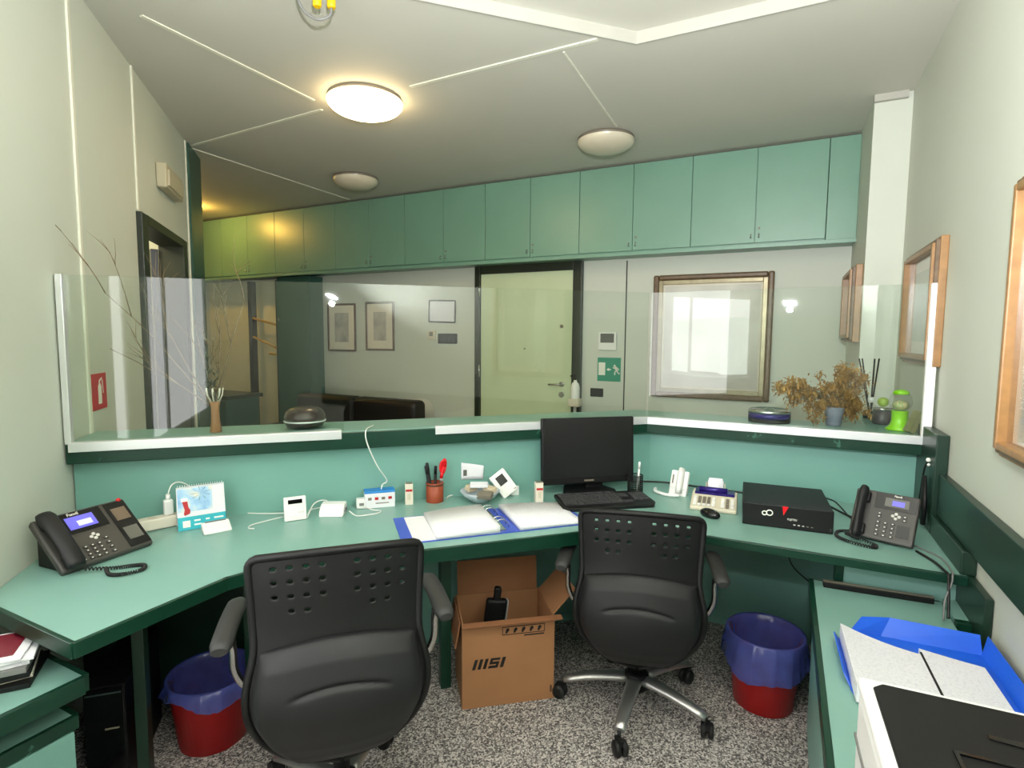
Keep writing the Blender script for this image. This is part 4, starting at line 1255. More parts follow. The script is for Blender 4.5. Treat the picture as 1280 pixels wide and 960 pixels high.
# white intercom phone
t = thing('intercom_phone', 'white intercom handset propped on its cradle near the calculator', 'intercom phone', (-0.455, 2.765, ZD), math.radians(-8))
IM = Matrix.Rotation(-0.42, 4, 'X')
MB().box((0, 0.02, 0.066), (0.088, 0.024, 0.130), IM).build('cradle', 'white', t, bevel=0.006)
MB().tube([IM @ Vector((0.010, 0.000, 0.018)), IM @ Vector((0.010, -0.006, 0.045)), IM @ Vector((0.010, -0.006, 0.10)), IM @ Vector((0.010, 0.0, 0.138))], 0.024, 12, rads=[0.026, 0.026, 0.027, 0.024], flat=0.6).build('handset', 'white', t)
MB().tube(curve_pts([(0.02, -0.022, 0.010), (-0.04, -0.04, 0.010), (-0.10, -0.01, 0.010), (-0.12, 0.04, 0.010)], 6), 0.009, 8, flat=0.9).build('cord', 'white', t)
MB().box((-0.030, 0.007, 0.085), (0.006, 0.004, 0.045), IM).build('button', 'lamp_base', t)
MB().box((0, 0.045, 0.02), (0.08, 0.05, 0.04)).build('foot', 'white', t, bevel=0.004)

# printing calculator
t = thing('calculator', 'cream printing calculator with dark blue display hood and paper roll', 'calculator', (-0.262, 2.575, ZD), math.radians(3))
PM = Matrix(((0, 0, 1, 0), (1, 0, 0, 0), (0, 1, 0, 0), (0, 0, 0, 1)))
MB().prism([(0, 0), (0.20, 0), (0.20, 0.052), (0.11, 0.048), (0, 0.018)], -0.1, 0.1, PM).build('housing', 'offwhite', t, bevel=0.006)
MB().prism([(0.105, 0.045), (0.19, 0.051), (0.185, 0.058), (0.13, 0.056)], -0.088, 0.088, PM).build('hood', 'purple', t, bevel=0.003)
MB().tube([(-0.07, 0.155, 0.062), (0.055, 0.155, 0.062)], 0.014, 12).build('roller', 'purple', t)
MB().tube([(-0.035, 0.205, 0.068), (0.035, 0.205, 0.068)], 0.030, 16).build('paper_roll', 'paper', t)
MB().box((0, 0.190, 0.085), (0.062, 0.004, 0.055), Matrix.Rotation(0.0, 4, 'X')).build('paper_strip', 'paper', t)
for s in (-0.042, 0.042):
    MB().box((s, 0.203, 0.060), (0.006, 0.04, 0.05)).build('roll_arm', 'offwhite', t, bevel=0.003)
kt = math.atan2(0.030, 0.11)
CK = Matrix.Translation((0, 0, 0.0185)) @ Matrix.Rotation(kt, 4, 'X')
for i in range(9):
    for j in range(4):
        if i in (5,):
            continue
        MB().box((-0.080 + i * 0.020, 0.018 + j * 0.0205, 0.003), (0.014, 0.014, 0.007), CK).build('key', 'lamp_base' if (i in (1, 2, 3) and j > 0) or i == 7 else 'white', t, bevel=0.001)

# mouse
t = thing('mouse', 'black computer mouse in front of the cream calculator', 'mouse', (-0.265, 2.505, ZD), math.radians(-35))
MB().sphere((0, 0, 0.014), 0.03, 18, 10, (1.7, 1.0, 0.75)).build('body', 'black_gloss', t)
for v in t.children[0].data.vertices:
    v.co.z = max(0.0, v.co.z)
MB().box((0.028, 0, 0.033), (0.012, 0.006, 0.008)).build('wheel', 'chrome', t, bevel=0.002)

# desktop PC
t = thing('desktop_computer', 'flat black desktop computer with white ring logo and red wedge', 'computer', (-0.13, 2.475, ZD), math.radians(4))
MB().box((0.167, 0.185, 0.048), (0.334, 0.35, 0.092)).build('case', 'black', t, bevel=0.003)
MB().box((0.167, 0.005, 0.048), (0.336, 0.012, 0.094)).build('front_panel', 'black', t, bevel=0.003)
FX = Matrix(((1, 0, 0, 0), (0, 0, -1, -0.0015), (0, 1, 0, 0), (0, 0, 0, 1)))
lg = MB()
for cx, rad in ((0.082, 0.0085), (0.101, 0.0115)):
    lg.tube([FX @ Vector((cx + rad * math.cos(a), 0.058 + (0.003 if cx > .09 else 0) + rad * math.sin(a) * 0.95, 0.0)) for a in [2 * PI * k / 20 for k in range(21)]], 0.0026, 6)
lg.build('ring_logo', 'sign_white', t)
wd = MB().prism([(0.148, 0.094), (0.171, 0.094), (0.153, 0.056)], 0.0, 0.002, FX)
fixn(wd.build('red_wedge', 'red_gloss', t))
text('brand_text', 'FUJITSU', 0.0105, 'keymark', t, FX @ Matrix.Translation((0.186, 0.042, 0)), bold=0.0002)
for i in range(5):
    MB().box((0.195 + i * 0.016, 0.022 - 0.0005 * i, 0.001), (0.008, 0.004, 0.001), FX).build('port', 'keymark' if i < 3 else 'lamp_base', t)
for sx in (0.03, 0.30):
    for sy_ in (0.04, 0.33):
        MB().box((sx, sy_, 0.001), (0.03, 0.03, 0.002)).build('foot', 'rubber', t)
MB().box((0.325, 0.0, 0.018), (0.006, 0.002, 0.012)).build('sticker', 'keymark', t)

# cables on the worktop
def cable(label, ctrl, r, m, n=8):
    return tag(MB().tube(curve_pts(ctrl, n), r, 6).build('cable', m), label, 'cable')


zc2 = ZD + 0.004
cable('white cable hanging from the ledge down to the blue topped carton', [(-1.73, 2.02, ZL + 0.004), (-1.665, 1.895, ZL + 0.006), (-1.652, 1.885, ZL - 0.05), (-1.635, 1.93, ZL - 0.16), (-1.63, 1.99, ZL - 0.24), (-1.635, 1.965, ZD + 0.10), (-1.63, 1.95, ZD + 0.082)], 0.003, 'cable_white')
cable('white cable with loose plug lying in front of the standing keypad', [(-1.90, 1.64, zc2), (-1.92, 1.56, zc2), (-1.93, 1.50, zc2), (-1.91, 1.47, zc2), (-1.885, 1.475, zc2)], 0.0027, 'cable_white')
cable('white cable loop rising between the keypad and the router', [(-1.80, 1.67, zc2), (-1.81, 1.72, ZD + 0.05), (-1.80, 1.77, ZD + 0.055), (-1.81, 1.82, ZD + 0.02), (-1.85, 1.82, zc2), (-1.87, 1.76, zc2), (-1.83, 1.70, zc2)], 0.0025, 'cable_white')
cable('white cable looped in front of the small cube adapter', [(-1.685, 1.80, ZD + 0.015), (-1.635, 1.79, zc2), (-1.60, 1.82, zc2), (-1.575, 1.86, zc2), (-1.585, 1.89, zc2), (-1.63, 1.885, zc2), (-1.665, 1.875, ZD + 0.02)], 0.0027, 'cable_white')
cable('short white cable between the pen cup and the trinket bowl', [(-1.43, 2.19, zc2), (-1.44, 2.225, zc2), (-1.42, 2.28, zc2), (-1.375, 2.32, zc2), (-1.36, 2.30, zc2)], 0.004, 'cable_white')
cable('black cable along the panel behind the white intercom phone', [(-0.74, 2.92, zc2), (-0.55, 2.98, ZD + 0.006), (-0.35, 2.97, ZD + 0.006), (-0.15, 2.96, ZD + 0.006)], 0.0045, 'cable_black')
cable('black cable between the desktop computer and the right phone', [(0.19, 2.86, ZD + 0.03), (0.26, 2.80, ZD + 0.012), (0.31, 2.76, zc2), (0.36, 2.74, zc2)], 0.0045, 'cable_black')
cable('second black cable curling behind the desktop computer', [(0.20, 2.88, ZD + 0.05), (0.24, 2.90, ZD + 0.03), (0.28, 2.80, ZD + 0.006), (0.30, 2.70, ZD + 0.006)], 0.0035, 'cable_black')
cable('black cord dropping from the right phone over the worktop edge', [(0.465, 2.43, ZD + 0.006), (0.50, 2.34, ZD + 0.006), (0.512, 2.26, ZD + 0.008), (0.516, 2.222, ZD + 0.008), (0.516, 2.213, ZD - 0.02), (0.515, 2.19, 0.66), (0.512, 2.17, 0.62)], 0.0045, 'cable_black')
cable('thin grey cord beside the black phone cord at the worktop edge', [(0.47, 2.50, zc2), (0.53, 2.40, zc2), (0.535, 2.27, ZD + 0.006), (0.528, 2.225, ZD + 0.006), (0.524, 2.214, ZD - 0.02), (0.505, 2.19, 0.67), (0.498, 2.16, 0.615)], 0.003, 'cable_grey')
cable('thin black cable hanging under the worktop behind the right bin', [(0.02, 3.0, 0.69), (0.03, 2.97, 0.60), (0.07, 2.98, 0.42), (0.16, 2.99, 0.33)], 0.003, 'cable_black')

# black lead hanging from a hook on the end board
t = thing('hanging_lead', 'black handset and lead hanging from a white hook at the right end board', 'handset', (0.555, 2.76, ZD))
MB().sphere((-0.008, 0.0, 0.29), 0.009).build('hook', 'sign_white', t)
MB().sphere((-0.006, 0.0, 0.27), 0.006).build('hook', 'sign_white', t)
MB().tube(curve_pts([(-0.008, 0, 0.29), (-0.014, 0.03, 0.24), (-0.014, 0.07, 0.13), (-0.02, 0.10, 0.02)], 8), 0.004, 6).build('lead', 'cable_black', t)
MB().tube([(-0.014, -0.01, 0.02), (-0.014, 0.0, 0.10), (-0.012, 0.02, 0.22)], 0.03, 8, rads=[0.02, 0.03, 0.016], flat=0.45).build('handset', 'black', t)

# ------------------------------------------------------------------ right low cabinet, tray, printer
t = thing('side_cabinet', 'low teal side cabinet with dark green edges under the printer', 'cabinet', (0.136, 0.2, 0))
MB().prism([(0, 0), (0.395, 0), (0.395, 2.15), (0, 2.15)], 0.565, 0.60).build('top', 'teal', t)
MB().prism([(0.02, 0.02), (0.385, 0.02), (0.385, 2.12), (0.02, 2.12)], 0.0, 0.564).build('body', 'teal_panel', t)
eg = MB().box((-0.008, 1.075, 0.577), (0.016, 2.15, 0.05)); eg.box((0.19, 2.154, 0.577), (0.41, 0.008, 0.05))
eg.build('top_edge', 'trim', t, bevel=0.002)
for k in range(3):
    dd = MB().box((0.011, 0.38 + k * 0.69, 0.29), (0.018, 0.68, 0.53)).build('door', 'teal_panel', t, bevel=0.002)
t = thing('cable_duct', 'dark cable duct strip lying at the back of low side cabinet', 'cable duct', (0.335, 2.318, 0.60), math.radians(4))
MB().box((0, 0, 0.010), (0.34, 0.028, 0.020)).build('channel', 'black', t, bevel=0.002)
MB().box((0, 0.0, 0.021), (0.34, 0.016, 0.004)).build('cover', 'lamp_base', t)
# folder tray
t = thing('document_tray', 'bright blue plastic document folder open beside the white printer', 'document folder', (0.217, 1.575, 0.601), math.radians(2))
MB().prism([(-0.022, 0.06), (-0.012, 0.02), (0.02, 0.0), (0.345, 0.0), (0.352, 0.40), (0.075, 0.40), (-0.020, 0.33)], 0.0, 0.004).build('base', 'blue', t)
fb = MB()
fb.add([(0.0, 0.352, 0.002), (0.10, 0.398, 0.002), (0.352, 0.398, 0.002), (0.352, 0.432, 0.050), (0.13, 0.440, 0.050), (0.05, 0.410, 0.050)], [(0, 1, 4, 5), (1, 2, 3, 4)])
fb.build('back_flap', 'blue', t, solid=0.003)
fb = MB()
fb.add([(0.350, 0.02, 0.002), (0.350, 0.398, 0.002), (0.372, 0.432, 0.050), (0.372, 0.02, 0.045)], [(0, 1, 2, 3)])
fb.build('side_flap', 'blue', t, solid=0.003)
fb = MB()
fb.add([(-0.020, 0.07, 0.002), (-0.020, 0.33, 0.002), (-0.034, 0.32, 0.026), (-0.034, 0.09, 0.026)], [(0, 1, 2, 3)])
fb.build('side_flap', 'blue', t, solid=0.003)
for i, (lb, x, w, dz) in enumerate((('white form sheets on the left of the blue folder', 0.090, 0.215, 0.035), ('white form sheets on the right of the blue folder', 0.255, 0.145, 0.026))):
    p = thing('paper_sheets', lb, 'papers', (0.217, 1.575, 0.606), math.radians(2))
    mbp = MB(); vs = []; fs = []
    for a in range(7):
        f = a / 6
        z = dz * (1 - f) ** 2 * (1 if i == 0 else 0.15) + 0.012
        for y in (0.0, 0.33 - 0.03 * f):
            vs += [(x - w / 2 + w * f, y, z), (x - w / 2 + w * f, y, 0.0)]
    for a in range(6):
        q = a * 4; b = q + 4
        fs += [(q, b, b + 2, q + 2), (q + 1, q + 3, b + 3, b + 1), (q, q + 1, b + 1, b), (q + 2, b + 2, b + 3, q + 3)]
    fs += [(0, 2, 3, 1), (24, 25, 27, 26)]
    mbp.add(vs, fs, False)
    fixn(mbp.build('stack', 'print_paper', p))
    if i == 1:
        MB().box((x - w / 2 + 0.001, 0.16, 0.0145), (0.005, 0.30, 0.003)).build('rule_line', 'ink', p)
# printer
t = thing('printer', 'white laser printer with glossy black top in the lower right corner', 'printer', (0.164, 0.722, 0.60), math.radians(2))
MB().prism([(0.0, 0.0), (0.40, 0.0), (0.40, 0.44), (0.0, 0.44)], 0.012, 0.285).build('body', 'white', t, bevel=0.02, bseg=4)
MB().box((0.2, 0.22, 0.286), (0.402, 0.445, 0.022)).build('lid_rim', 'white', t, bevel=0.008, bseg=3)
MB().prism([(0.018, 0.02), (0.39, 0.02), (0.39, 0.427), (0.035, 0.427), (0.018, 0.41)], 0.292, 0.300).build('top_panel', 'printer_black', t, bevel=0.003)
tr_ = MB()
tr_.prism([(0.10, 0.05), (0.106, 0.05), (0.106, 0.27), (0.10, 0.27)], 0.300, 0.303)
tr_.prism([(0.10, 0.27), (0.26, 0.27), (0.26, 0.276), (0.10, 0.276)], 0.300, 0.303)
tr_.prism([(0.28, 0.05), (0.286, 0.05), (0.286, 0.40), (0.28, 0.40)], 0.300, 0.303)
fixn(tr_.build('output_tray', 'black_gloss', t))
MB().prism([(0.16, 0.33), (0.39, 0.31), (0.39, 0.35), (0.16, 0.34)], 0.300, 0.302).build('output_slot', 'black_gloss', t)
MB().lathe([(0.004, 0.3), (0.004, 0.3025)], (0.235, 0.25, 0), 10).build('power_light', 'sign_white', t)
for z in (0.10, 0.19):
    MB().box((-0.001, 0.22, z), (0.004, 0.42, 0.006)).build('seam', 'cable_grey', t)
for sx in (0.04, 0.36):
    for sy_ in (0.04, 0.40):
        MB().lathe([(0.014, 0), (0.016, 0.013)], (sx, sy_, 0), 10).build('foot', 'rubber', t)

# ------------------------------------------------------------------ bins


def bin_(label, x, y, rz, zs=1.05, hang=0.17):
    t = thing('waste_bin', label, 'waste bin', (x, y, 0), rz)
    ZSC = Matrix.Diagonal((1, 1, zs, 1))
    MB().lathe([(0.108, 0), (0.115, 0.004), (0.145, 0.285), (0.149, 0.290), (0.145, 0.296), (0.140, 0.285), (0.112, 0.01), (1e-5, 0.008)], seg=40, mx=ZSC).build('bucket', 'red', t)
    MB().tube([(0.1475 * math.cos(a), 0.1475 * math.sin(a), 0.290) for a in [2 * PI * k / 48 for k in range(49)]], 0.0055, 8, ZSC).build('rim', 'red', t)
    lin_ = MB()
    seg = 96
    vs = []; fs = []
    random.seed(3)
    prof = [(0.098, 0.03), (0.118, 0.16), (0.134, 0.27), (0.1405, 0.293), (0.1475, 0.2990), (0.1545, 0.293), (0.159, (0.293 + hang) / 2), (0.163, hang)]
    ph = [random.uniform(0, 6.28) for _ in range(6)]
    for i, (r0, z) in enumerate(prof):
        for k in range(seg):
            a = 2 * PI * k / seg
            wob = (0.0025 * math.sin(5 * a + ph[0]) + 0.0025 * math.sin(11 * a + ph[1] + i) + 0.0018 * math.sin(23 * a + ph[4] + 2 * i)) * (2.2 if i > 5 else (0.9 if i < 3 else 0.15))
            dz = (0.022 * math.sin(2 * a + ph[2]) + 0.010 * math.sin(5 * a + ph[3])) if i == 7 else 0
            rr = r0 + (abs(wob) if i > 3 else -abs(wob))
            vs.append((rr * math.cos(a), rr * math.sin(a), z + dz))
    for i in range(len(prof) - 1):
        for k in range(seg):
            k2 = (k + 1) % seg
            fs.append((i * seg + k, i * seg + k2, (i + 1) * seg + k2, (i + 1) * seg + k))
    lin_.add(vs, fs, True, ZSC)
    lin_.build('liner', 'bag', t)
    return t


bin_('red waste bin with blue liner on the right beside the side cabinet', -0.022, 2.445, 0.3)
bin_('red waste bin with blue liner at left in the shade under the worktop', -1.885, 1.272, 1.7, 0.88, 0.245)

# ------------------------------------------------------------------ cardboard box
bx = Vector((0.304, 0.239)).normalized()
t = thing('cardboard_box', 'open brown cardboard box with black logo standing under the worktop', 'box', (-1.119, 1.823, 0), math.atan2(bx.y, bx.x))
BW, BD, BH, th = 0.388, 0.27, 0.36, 0.006
b = MB()
b.box((BW / 2, th / 2, BH / 2), (BW, th, BH)); b.box((BW / 2, BD - th / 2, BH / 2), (BW, th, BH))
b.box((th / 2, BD / 2, BH / 2), (th, BD - 2 * th, BH)); b.box((BW - th / 2, BD / 2, BH / 2), (th, BD - 2 * th, BH)); b.box((BW / 2, BD / 2, th / 2), (BW - 2 * th, BD - 2 * th, th))
b.build('carton', 'card', t)
MB().box((0, 0, 0.075), (BW - 0.02, 0.005, 0.15), Matrix.Translation((BW / 2, BD - 0.003, BH + 0.001)) @ Matrix.Rotation(-0.12, 4, 'X')).build('flap', 'card_in', t)
MB().box((0, 0, 0.07), (0.005, BD - 0.03, 0.14), Matrix.Translation((BW - 0.002, BD / 2, BH + 0.001)) @ Matrix.Rotation(0.75, 4, 'Y')).build('flap', 'card', t)
MB().box((0, 0, -0.004), (BW + 0.03, 0.03, 0.005), Matrix.Translation((BW / 2 + 0.012, -0.012, BH + 0.004)) @ Matrix.Rotation(0.12, 4, 'X')).build('flap', 'card_in', t)
MB().box((0, 0, -0.055), (0.005, BD - 0.04, 0.11), Matrix.Translation((-0.006, BD / 2, BH)) @ Matrix.Rotation(0.18, 4, 'Y')).build('flap', 'card_in', t)
BX = Matrix(((1, 0, 0, 0), (0, 0, -1, -0.0002), (0, 1, 0, 0), (0, 0, 0, 1)))
lg = MB()
sl = 0.3
def bar(x0_, x1_, y0_, y1_):
    lg.prism([(x0_ + y0_ * sl, y0_ + .165), (x1_ + y0_ * sl, y0_ + .165), (x1_ + y1_ * sl, y1_ + .165), (x0_ + y1_ * sl, y1_ + .165)], 0, 0.0012, BX)
for x in (0.040, 0.062, 0.084):
    bar(x, x + 0.013, 0, 0.042)
bar(0.155, 0.169, 0, 0.042)
for y0_, y1_ in ((0.0, 0.010), (0.0165, 0.0265), (0.033, 0.042)):
    bar(0.106, 0.146, y0_, y1_)
bar(0.106, 0.117, 0.0265, 0.033); bar(0.135, 0.146, 0.010, 0.0165)
fixn(lg.build('logo', 'ink', t))
ic = MB()
def fr(x0_, x1_, y0_, y1_, w=0.0025):
    ic.prism([(x0_, y0_), (x1_, y0_), (x1_, y0_ + w), (x0_, y0_ + w)], 0, 0.001, BX); ic.prism([(x0_, y1_ - w), (x1_, y1_ - w), (x1_, y1_), (x0_, y1_)], 0, 0.001, BX)
    ic.prism([(x0_, y0_), (x0_ + w, y0_), (x0_ + w, y1_), (x0_, y1_)], 0, 0.001, BX); ic.prism([(x1_ - w, y0_), (x1_, y0_), (x1_, y1_), (x1_ - w, y1_)], 0, 0.001, BX)
fr(0.165, 0.345, 0.300, 0.335)
for i in range(5):
    x = 0.178 + i * 0.034
    ic.prism([(x, 0.308), (x + 0.006, 0.306), (x + 0.018, 0.322), (x + 0.012, 0.330), (x + 0.003, 0.324)], 0, 0.001, BX)
fixn(ic.build('handling_symbols', 'ink', t))
MB().box((0.30, 0.292, 0.0005), (0.085, 0.005, 0.001), BX).build('printed_line', 'ink', t)
MB().box((0.375, 0.045, 0.0005), (0.008, 0.03, 0.001), BX).build('printed_mark', 'wood_dark', t)
bo = thing('black_packing', 'black wrapped object standing inside the open cardboard box', 'packing', (-1.095, 1.985, 0.006), math.atan2(bx.y, bx.x))
MB().box((0, 0, 0), (0.09, 0.035, 0.40), Matrix.Translation((0.02, 0.0, 0.2)) @ Matrix.Rotation(0.12, 4, 'Y')).build('body', 'black', bo, bevel=0.012)
MB().box((0, 0, 0), (0.03, 0.03, 0.06), Matrix.Translation((0.046, 0, 0.42)) @ Matrix.Rotation(0.12, 4, 'Y')).build('neck', 'black', bo, bevel=0.008)
MB().box((0, 0, 0), (0.004, 0.036, 0.30), Matrix.Translation((0.072, 0, 0.24)) @ Matrix.Rotation(0.12, 4, 'Y')).build('edge_strip', 'alu', bo)

# ------------------------------------------------------------------ office chairs


def office_chair(label, loc, rz, base_rz, dz):
    t = thing('office_chair', label, 'office chair', loc, rz, 'black office chairs at the reception counter')
    BR = Matrix.Rotation(base_rz, 4, 'Z')
    MB().lathe([(0.045, 0.075), (0.05, 0.08), (0.05, 0.135), (0.035, 0.145)], seg=20).build('hub', 'black', t)
    for k in range(5):
        R = BR @ Matrix.Rotation(2 * PI * k / 5, 4, 'Z')
        a = MB()
        n = 9
        pts = [R @ Vector((0.035 + 0.265 * i / (n - 1), 0, 0.118 - 0.032 * (i / (n - 1)) ** 2.2)) for i in range(n)]
        a.tube(pts, 0.024, 12, rads=[0.032 - 0.011 * i / (n - 1) for i in range(n)], flat=0.62)
        leg_ = a.build('leg', 'satin', t)
        c = MB()
        yaw = Matrix.Translation((0.305, 0, 0)) @ Matrix.Rotation(0.7 + k * 1.3, 4, 'Z')
        for s in (-0.014, 0.014):
            c.lathe([(0.010, -0.010), (0.026, -0.009), (0.030, 0), (0.026, 0.009), (0.010, 0.010)], (0, 0, 0), 18, R @ yaw @ Matrix.Translation((0.012, s, 0.0305)) @ Matrix.Rotation(PI / 2, 4, 'X'))
        c.box((0.006, 0, 0.052), (0.04, 0.020, 0.022), R @ yaw)
        c.tube([R @ Vector((0.298, 0, 0.05)), R @ Vector((0.298, 0, 0.085))], 0.007)
        c.build('caster', 'rubber', leg_)
    MB().tube([(0, 0, 0.14), (0, 0, 0.41 + dz)], 0.026, 14).build('gas_lift', 'black', t)
    MB().box((0, -0.02, 0.405 + dz), (0.17, 0.22, 0.035)).build('mechanism', 'black', t, bevel=0.006)
    # seat
    N1, N2 = 18, 18
    s_ = MB()
    pl_ = []
    for k in range(40):
        a = 2 * PI * k / 40
        ca, sa = math.cos(a), math.sin(a)
        e_ = 0.55
        pl_.append((0.235 * math.copysign(abs(ca) ** e_, ca), 0.225 * math.copysign(abs(sa) ** e_, sa) + 0.01))
    s_.prism(pl_, 0.425 + dz, 0.49 + dz)
    s_.build('seat', 'black', t, bevel=0.02, bseg=4)
    # backrest shell (rear surface towards -Y)
    HB = 0.565
    Z0 = 0.300 + dz

    def halfw(v):
        if v < 0.40:
            q = v / 0.40
            return 0.226 * math.sqrt(max(0.0, 1 - (1 - q) ** 2.3)) + 0.004
        if v < 0.62:
            q = (v - 0.40) / 0.22
            return 0.230 - 0.020 * (0.5 - 0.5 * math.cos(PI * q))
        q = (v - 0.62) / 0.38
        w_ = 0.210 + 0.014 * q
        if v > 0.955:
            w_ -= 0.022 * (1 - math.sqrt(max(0, 1 - ((v - 0.955) / 0.045) ** 2)))
        return w_

    def surf(u, v, off=0.0):
        w_ = halfw(v)
        x = u * w_
        lean = 0.06 * (v - 0.30) ** 2 - 0.05 * math.exp(-((v - 0.36) / 0.22) ** 2) + 0.09 * max(0, 0.16 - v) ** 1.0
        y = -0.245 + lean * 1.0 + 0.05 * (abs(x) / 0.23) ** 2 - 0.02 * v
        z = Z0 + v * HB + (0.020 * (1 - (x / 0.23) ** 2) if v > 0.9 else 0.020 * (1 - (x / 0.23) ** 2) * max(0, (v - 0.5) / 0.4))
        return Vector((x, y - off, z))
    NU, NV = 66, 80
    sh = MB()
    vs = [surf(-1 + 2 * i / NU, j / NV) for j in range(NV + 1) for i in range(NU + 1)]
    holes = set()
    for side in (0, 1):
        for r_i, (row, cols) in enumerate(((75, 4), (70, 4), (65, 4), (60, 2))):
            for c_ in range(cols):
                cc = c_ + (1 if cols == 2 else 0)
                i = (8 + cc * 6) if side == 0 else (NU - 9 - cc * 6)
                holes.update({(i, row), (i + 1, row)})
    fs = []
    for j in range(NV):
        for i in range(NU):
            if (i, j) in holes:
                continue
            a = j * (NU + 1) + i
            fs.append((a, a + 1, a + NU + 2, a + NU + 1))
    sh.add(vs, fs, True)
    sh.build('backrest', 'black', t, solid=0.005, subsurf=1)
    # thicker rolled rim around the shell
    vv = [j / 24 * 0.94 for j in range(25)] + [0.955, 0.97, 0.982, 0.992]
    rim = [surf(-1, v) for v in vv] + [surf(-1 + 2 * i / 14, 1.0) for i in range(0, 15)] + [surf(1, v) for v in vv[::-1]]
    MB().tube(rim, 0.011, 8).build('rim', 'black', t)
    # padded rear cushion on the lower part, with an arched crease
    pd = MB()
    NU2, NV2 = 40, 70
    vs = []
    for j in range(NV2 + 1):
        for i in range(NU2 + 1):
            u = -1 + 2 * i / NU2
            f = j / NV2
            vtop = 0.645 - 0.05 * u * u
            v = 0.035 + (vtop - 0.035) * f
            ed_ = min(1.0, (1 - abs(u)) * 8) * min(1.0, f * 10) * min(1.0, (1 - f) * 8)
            bul = 0.010 + 0.026 * math.sqrt(max(0, ed_)) * (0.8 + 0.35 * f)
            p = surf(u * (0.90 + 0.05 * f), v, bul)
            dc = v - (0.425 + 0.045 * (1 - (u / 0.60) ** 2)) if abs(u) < 0.60 else 1
            p.y += 0.010 * math.exp(-(dc / 0.011) ** 2) * min(1, (0.62 - abs(u)) * 5)
            vs.append(p)
    fs = [(j * (NU2 + 1) + i, j * (NU2 + 1) + i + 1, (j + 1) * (NU2 + 1) + i + 1, (j + 1) * (NU2 + 1) + i) for j in range(NV2) for i in range(NU2)]
    pd.add(vs, fs, True)
    pd.build('back_pad', 'chairgrey', t, solid=0.004)
    # front cushion of the back is part of the shell seen from the desk side
    br = MB()
    br.tube(curve_pts([(0, -0.05, 0.41 + dz), (0, -0.17, 0.405 + dz), (0, -0.235, 0.44 + dz), (0, -0.255, 0.50 + dz)], 6), 0.03, 8, flat=0.4)
    br.build('back_bracket', 'black', t)
    for s in (-1, 1):
        ar_ = MB().tube(curve_pts([(s * 0.19, -0.02, 0.418 + dz), (s * 0.255, -0.03, 0.43 + dz), (s * 0.282, -0.06, 0.50 + dz), (s * 0.280, -0.09, 0.58 + dz), (s * 0.282, -0.10, 0.625 + dz)], 6), 0.011, 8, flat=1.0).build('arm_support', 'chrome', t)
        pp = MB()
        n = 10
        pts = [Vector((s * (0.283 + 0.012 * (1 - i / n)), -0.20 + 0.27 * i / n, 0.635 + dz + 0.018 * math.sin(PI * 0.8 * i / n))) for i in range(n + 1)]
        pp.tube(pts, 0.03, 12, rads=[0.020] + [0.029] * (n - 1) + [0.018], flat=0.62)
        pp.build('arm_pad', 'grey_pad', t)
    return t


c1 = ST(0.02, 1.71)
office_chair('black office chair with perforated back nearest the camera at left counter', (c1[0], c1[1], 0), math.radians(45), math.radians(-45 - 90 + 25 - 45), 0.075)
office_chair('black office chair on chrome star base in front of the monitor', (-0.495, 2.185, 0), math.radians(13), math.radians(-88 - 13), 0.0)

# ------------------------------------------------------------------ left side: low return, pedestal, magazines, tower
t = thing('corner_shelf', 'low teal corner table with dark green apron at the lower left', 'table', (-1.66, 0.76, 0))
O2 = Matrix.Translation((1.66, -0.76, 0))
pz = [(-1.665, 0.755), (-2.118, 0.755), (-1.70, 0.337), (-1.665, 0.302)]
fixn(MB().prism(pz, 0.55, 0.60, O2).build('top', 'teal', t))
MB().box((-1.657, 0.5285, 0.576), (0.016, 0.455, 0.050), O2).build('apron', 'trim', t, bevel=0.002)
MB().box((-1.88, 0.763, 0.576), (0.44, 0.014, 0.050), O2).build('apron', 'trim', t, bevel=0.002)
MB().box((-1.69, 0.40, 0.275), (0.03, 0.03, 0.55), O2).build('leg', 'trim', t)
MB().box((-2.06, 0.735, 0.275), (0.03, 0.03, 0.55), O2).build('leg', 'trim', t)
t = thing('drawer_pedestal', 'teal drawer pedestal with dark green rim tucked under the corner table', 'drawer pedestal', (-1.74, 0.765, 0))
O3 = Matrix.Translation((1.74, -0.765, 0))
pp_ = [(-1.735, 0.757), (-1.735, 0.39), (-2.09, 0.745), (-2.09, 0.757)]
fixn(MB().prism(pp_, 0.02, 0.455, O3).build('body', 'teal_panel', t))
fixn(MB().prism(pp_, 0.4555, 0.462, O3).build('top', 'teal', t))
rm = MB()
rm.box((-1.727, 0.575, 0.444), (0.015, 0.385, 0.038), O3)
rm.box((-1.91, 0.7645, 0.444), (0.36, 0.014, 0.038), O3)
rm.build('top_edge', 'trim', t, bevel=0.002)
for k in range(2):
    dro = MB().box((-1.728, 0.578, 0.323 - k * 0.205), (0.013, 0.355, 0.195), O3).build('drawer', 'teal_panel', t, bevel=0.002)
    MB().box((-1.719, 0.56, 0.37 - k * 0.205), (0.010, 0.12, 0.012), O3).build('handle', 'trim', dro, bevel=0.002)
for q in ((-1.77, 0.48), (-2.02, 0.73), (-1.77, 0.73)):
    MB().lathe([(0.015, 0), (0.015, 0.02)], (q[0] + 1.74, q[1] - 0.765, 0), 10).build('foot', 'rubber', t)
mags = [('black folder at the bottom of the magazine stack', 'black', 0.014), ('cream magazine near the bottom of the stack', 'cream_box', 0.010), ('black covered magazine low in the stack', 'black', 0.016),
        ('thick grey paged catalogue in the middle of the stack', 'cable_grey', 0.016), ('pale grey catalogue in the upper middle of stack', 'print_paper', 0.014), ('white magazine second from the top of the stack', 'paper', 0.008), ('burgundy and white brochure on top of the stack', 'paper', 0.006)]
zz = 0.601
random.seed(2)
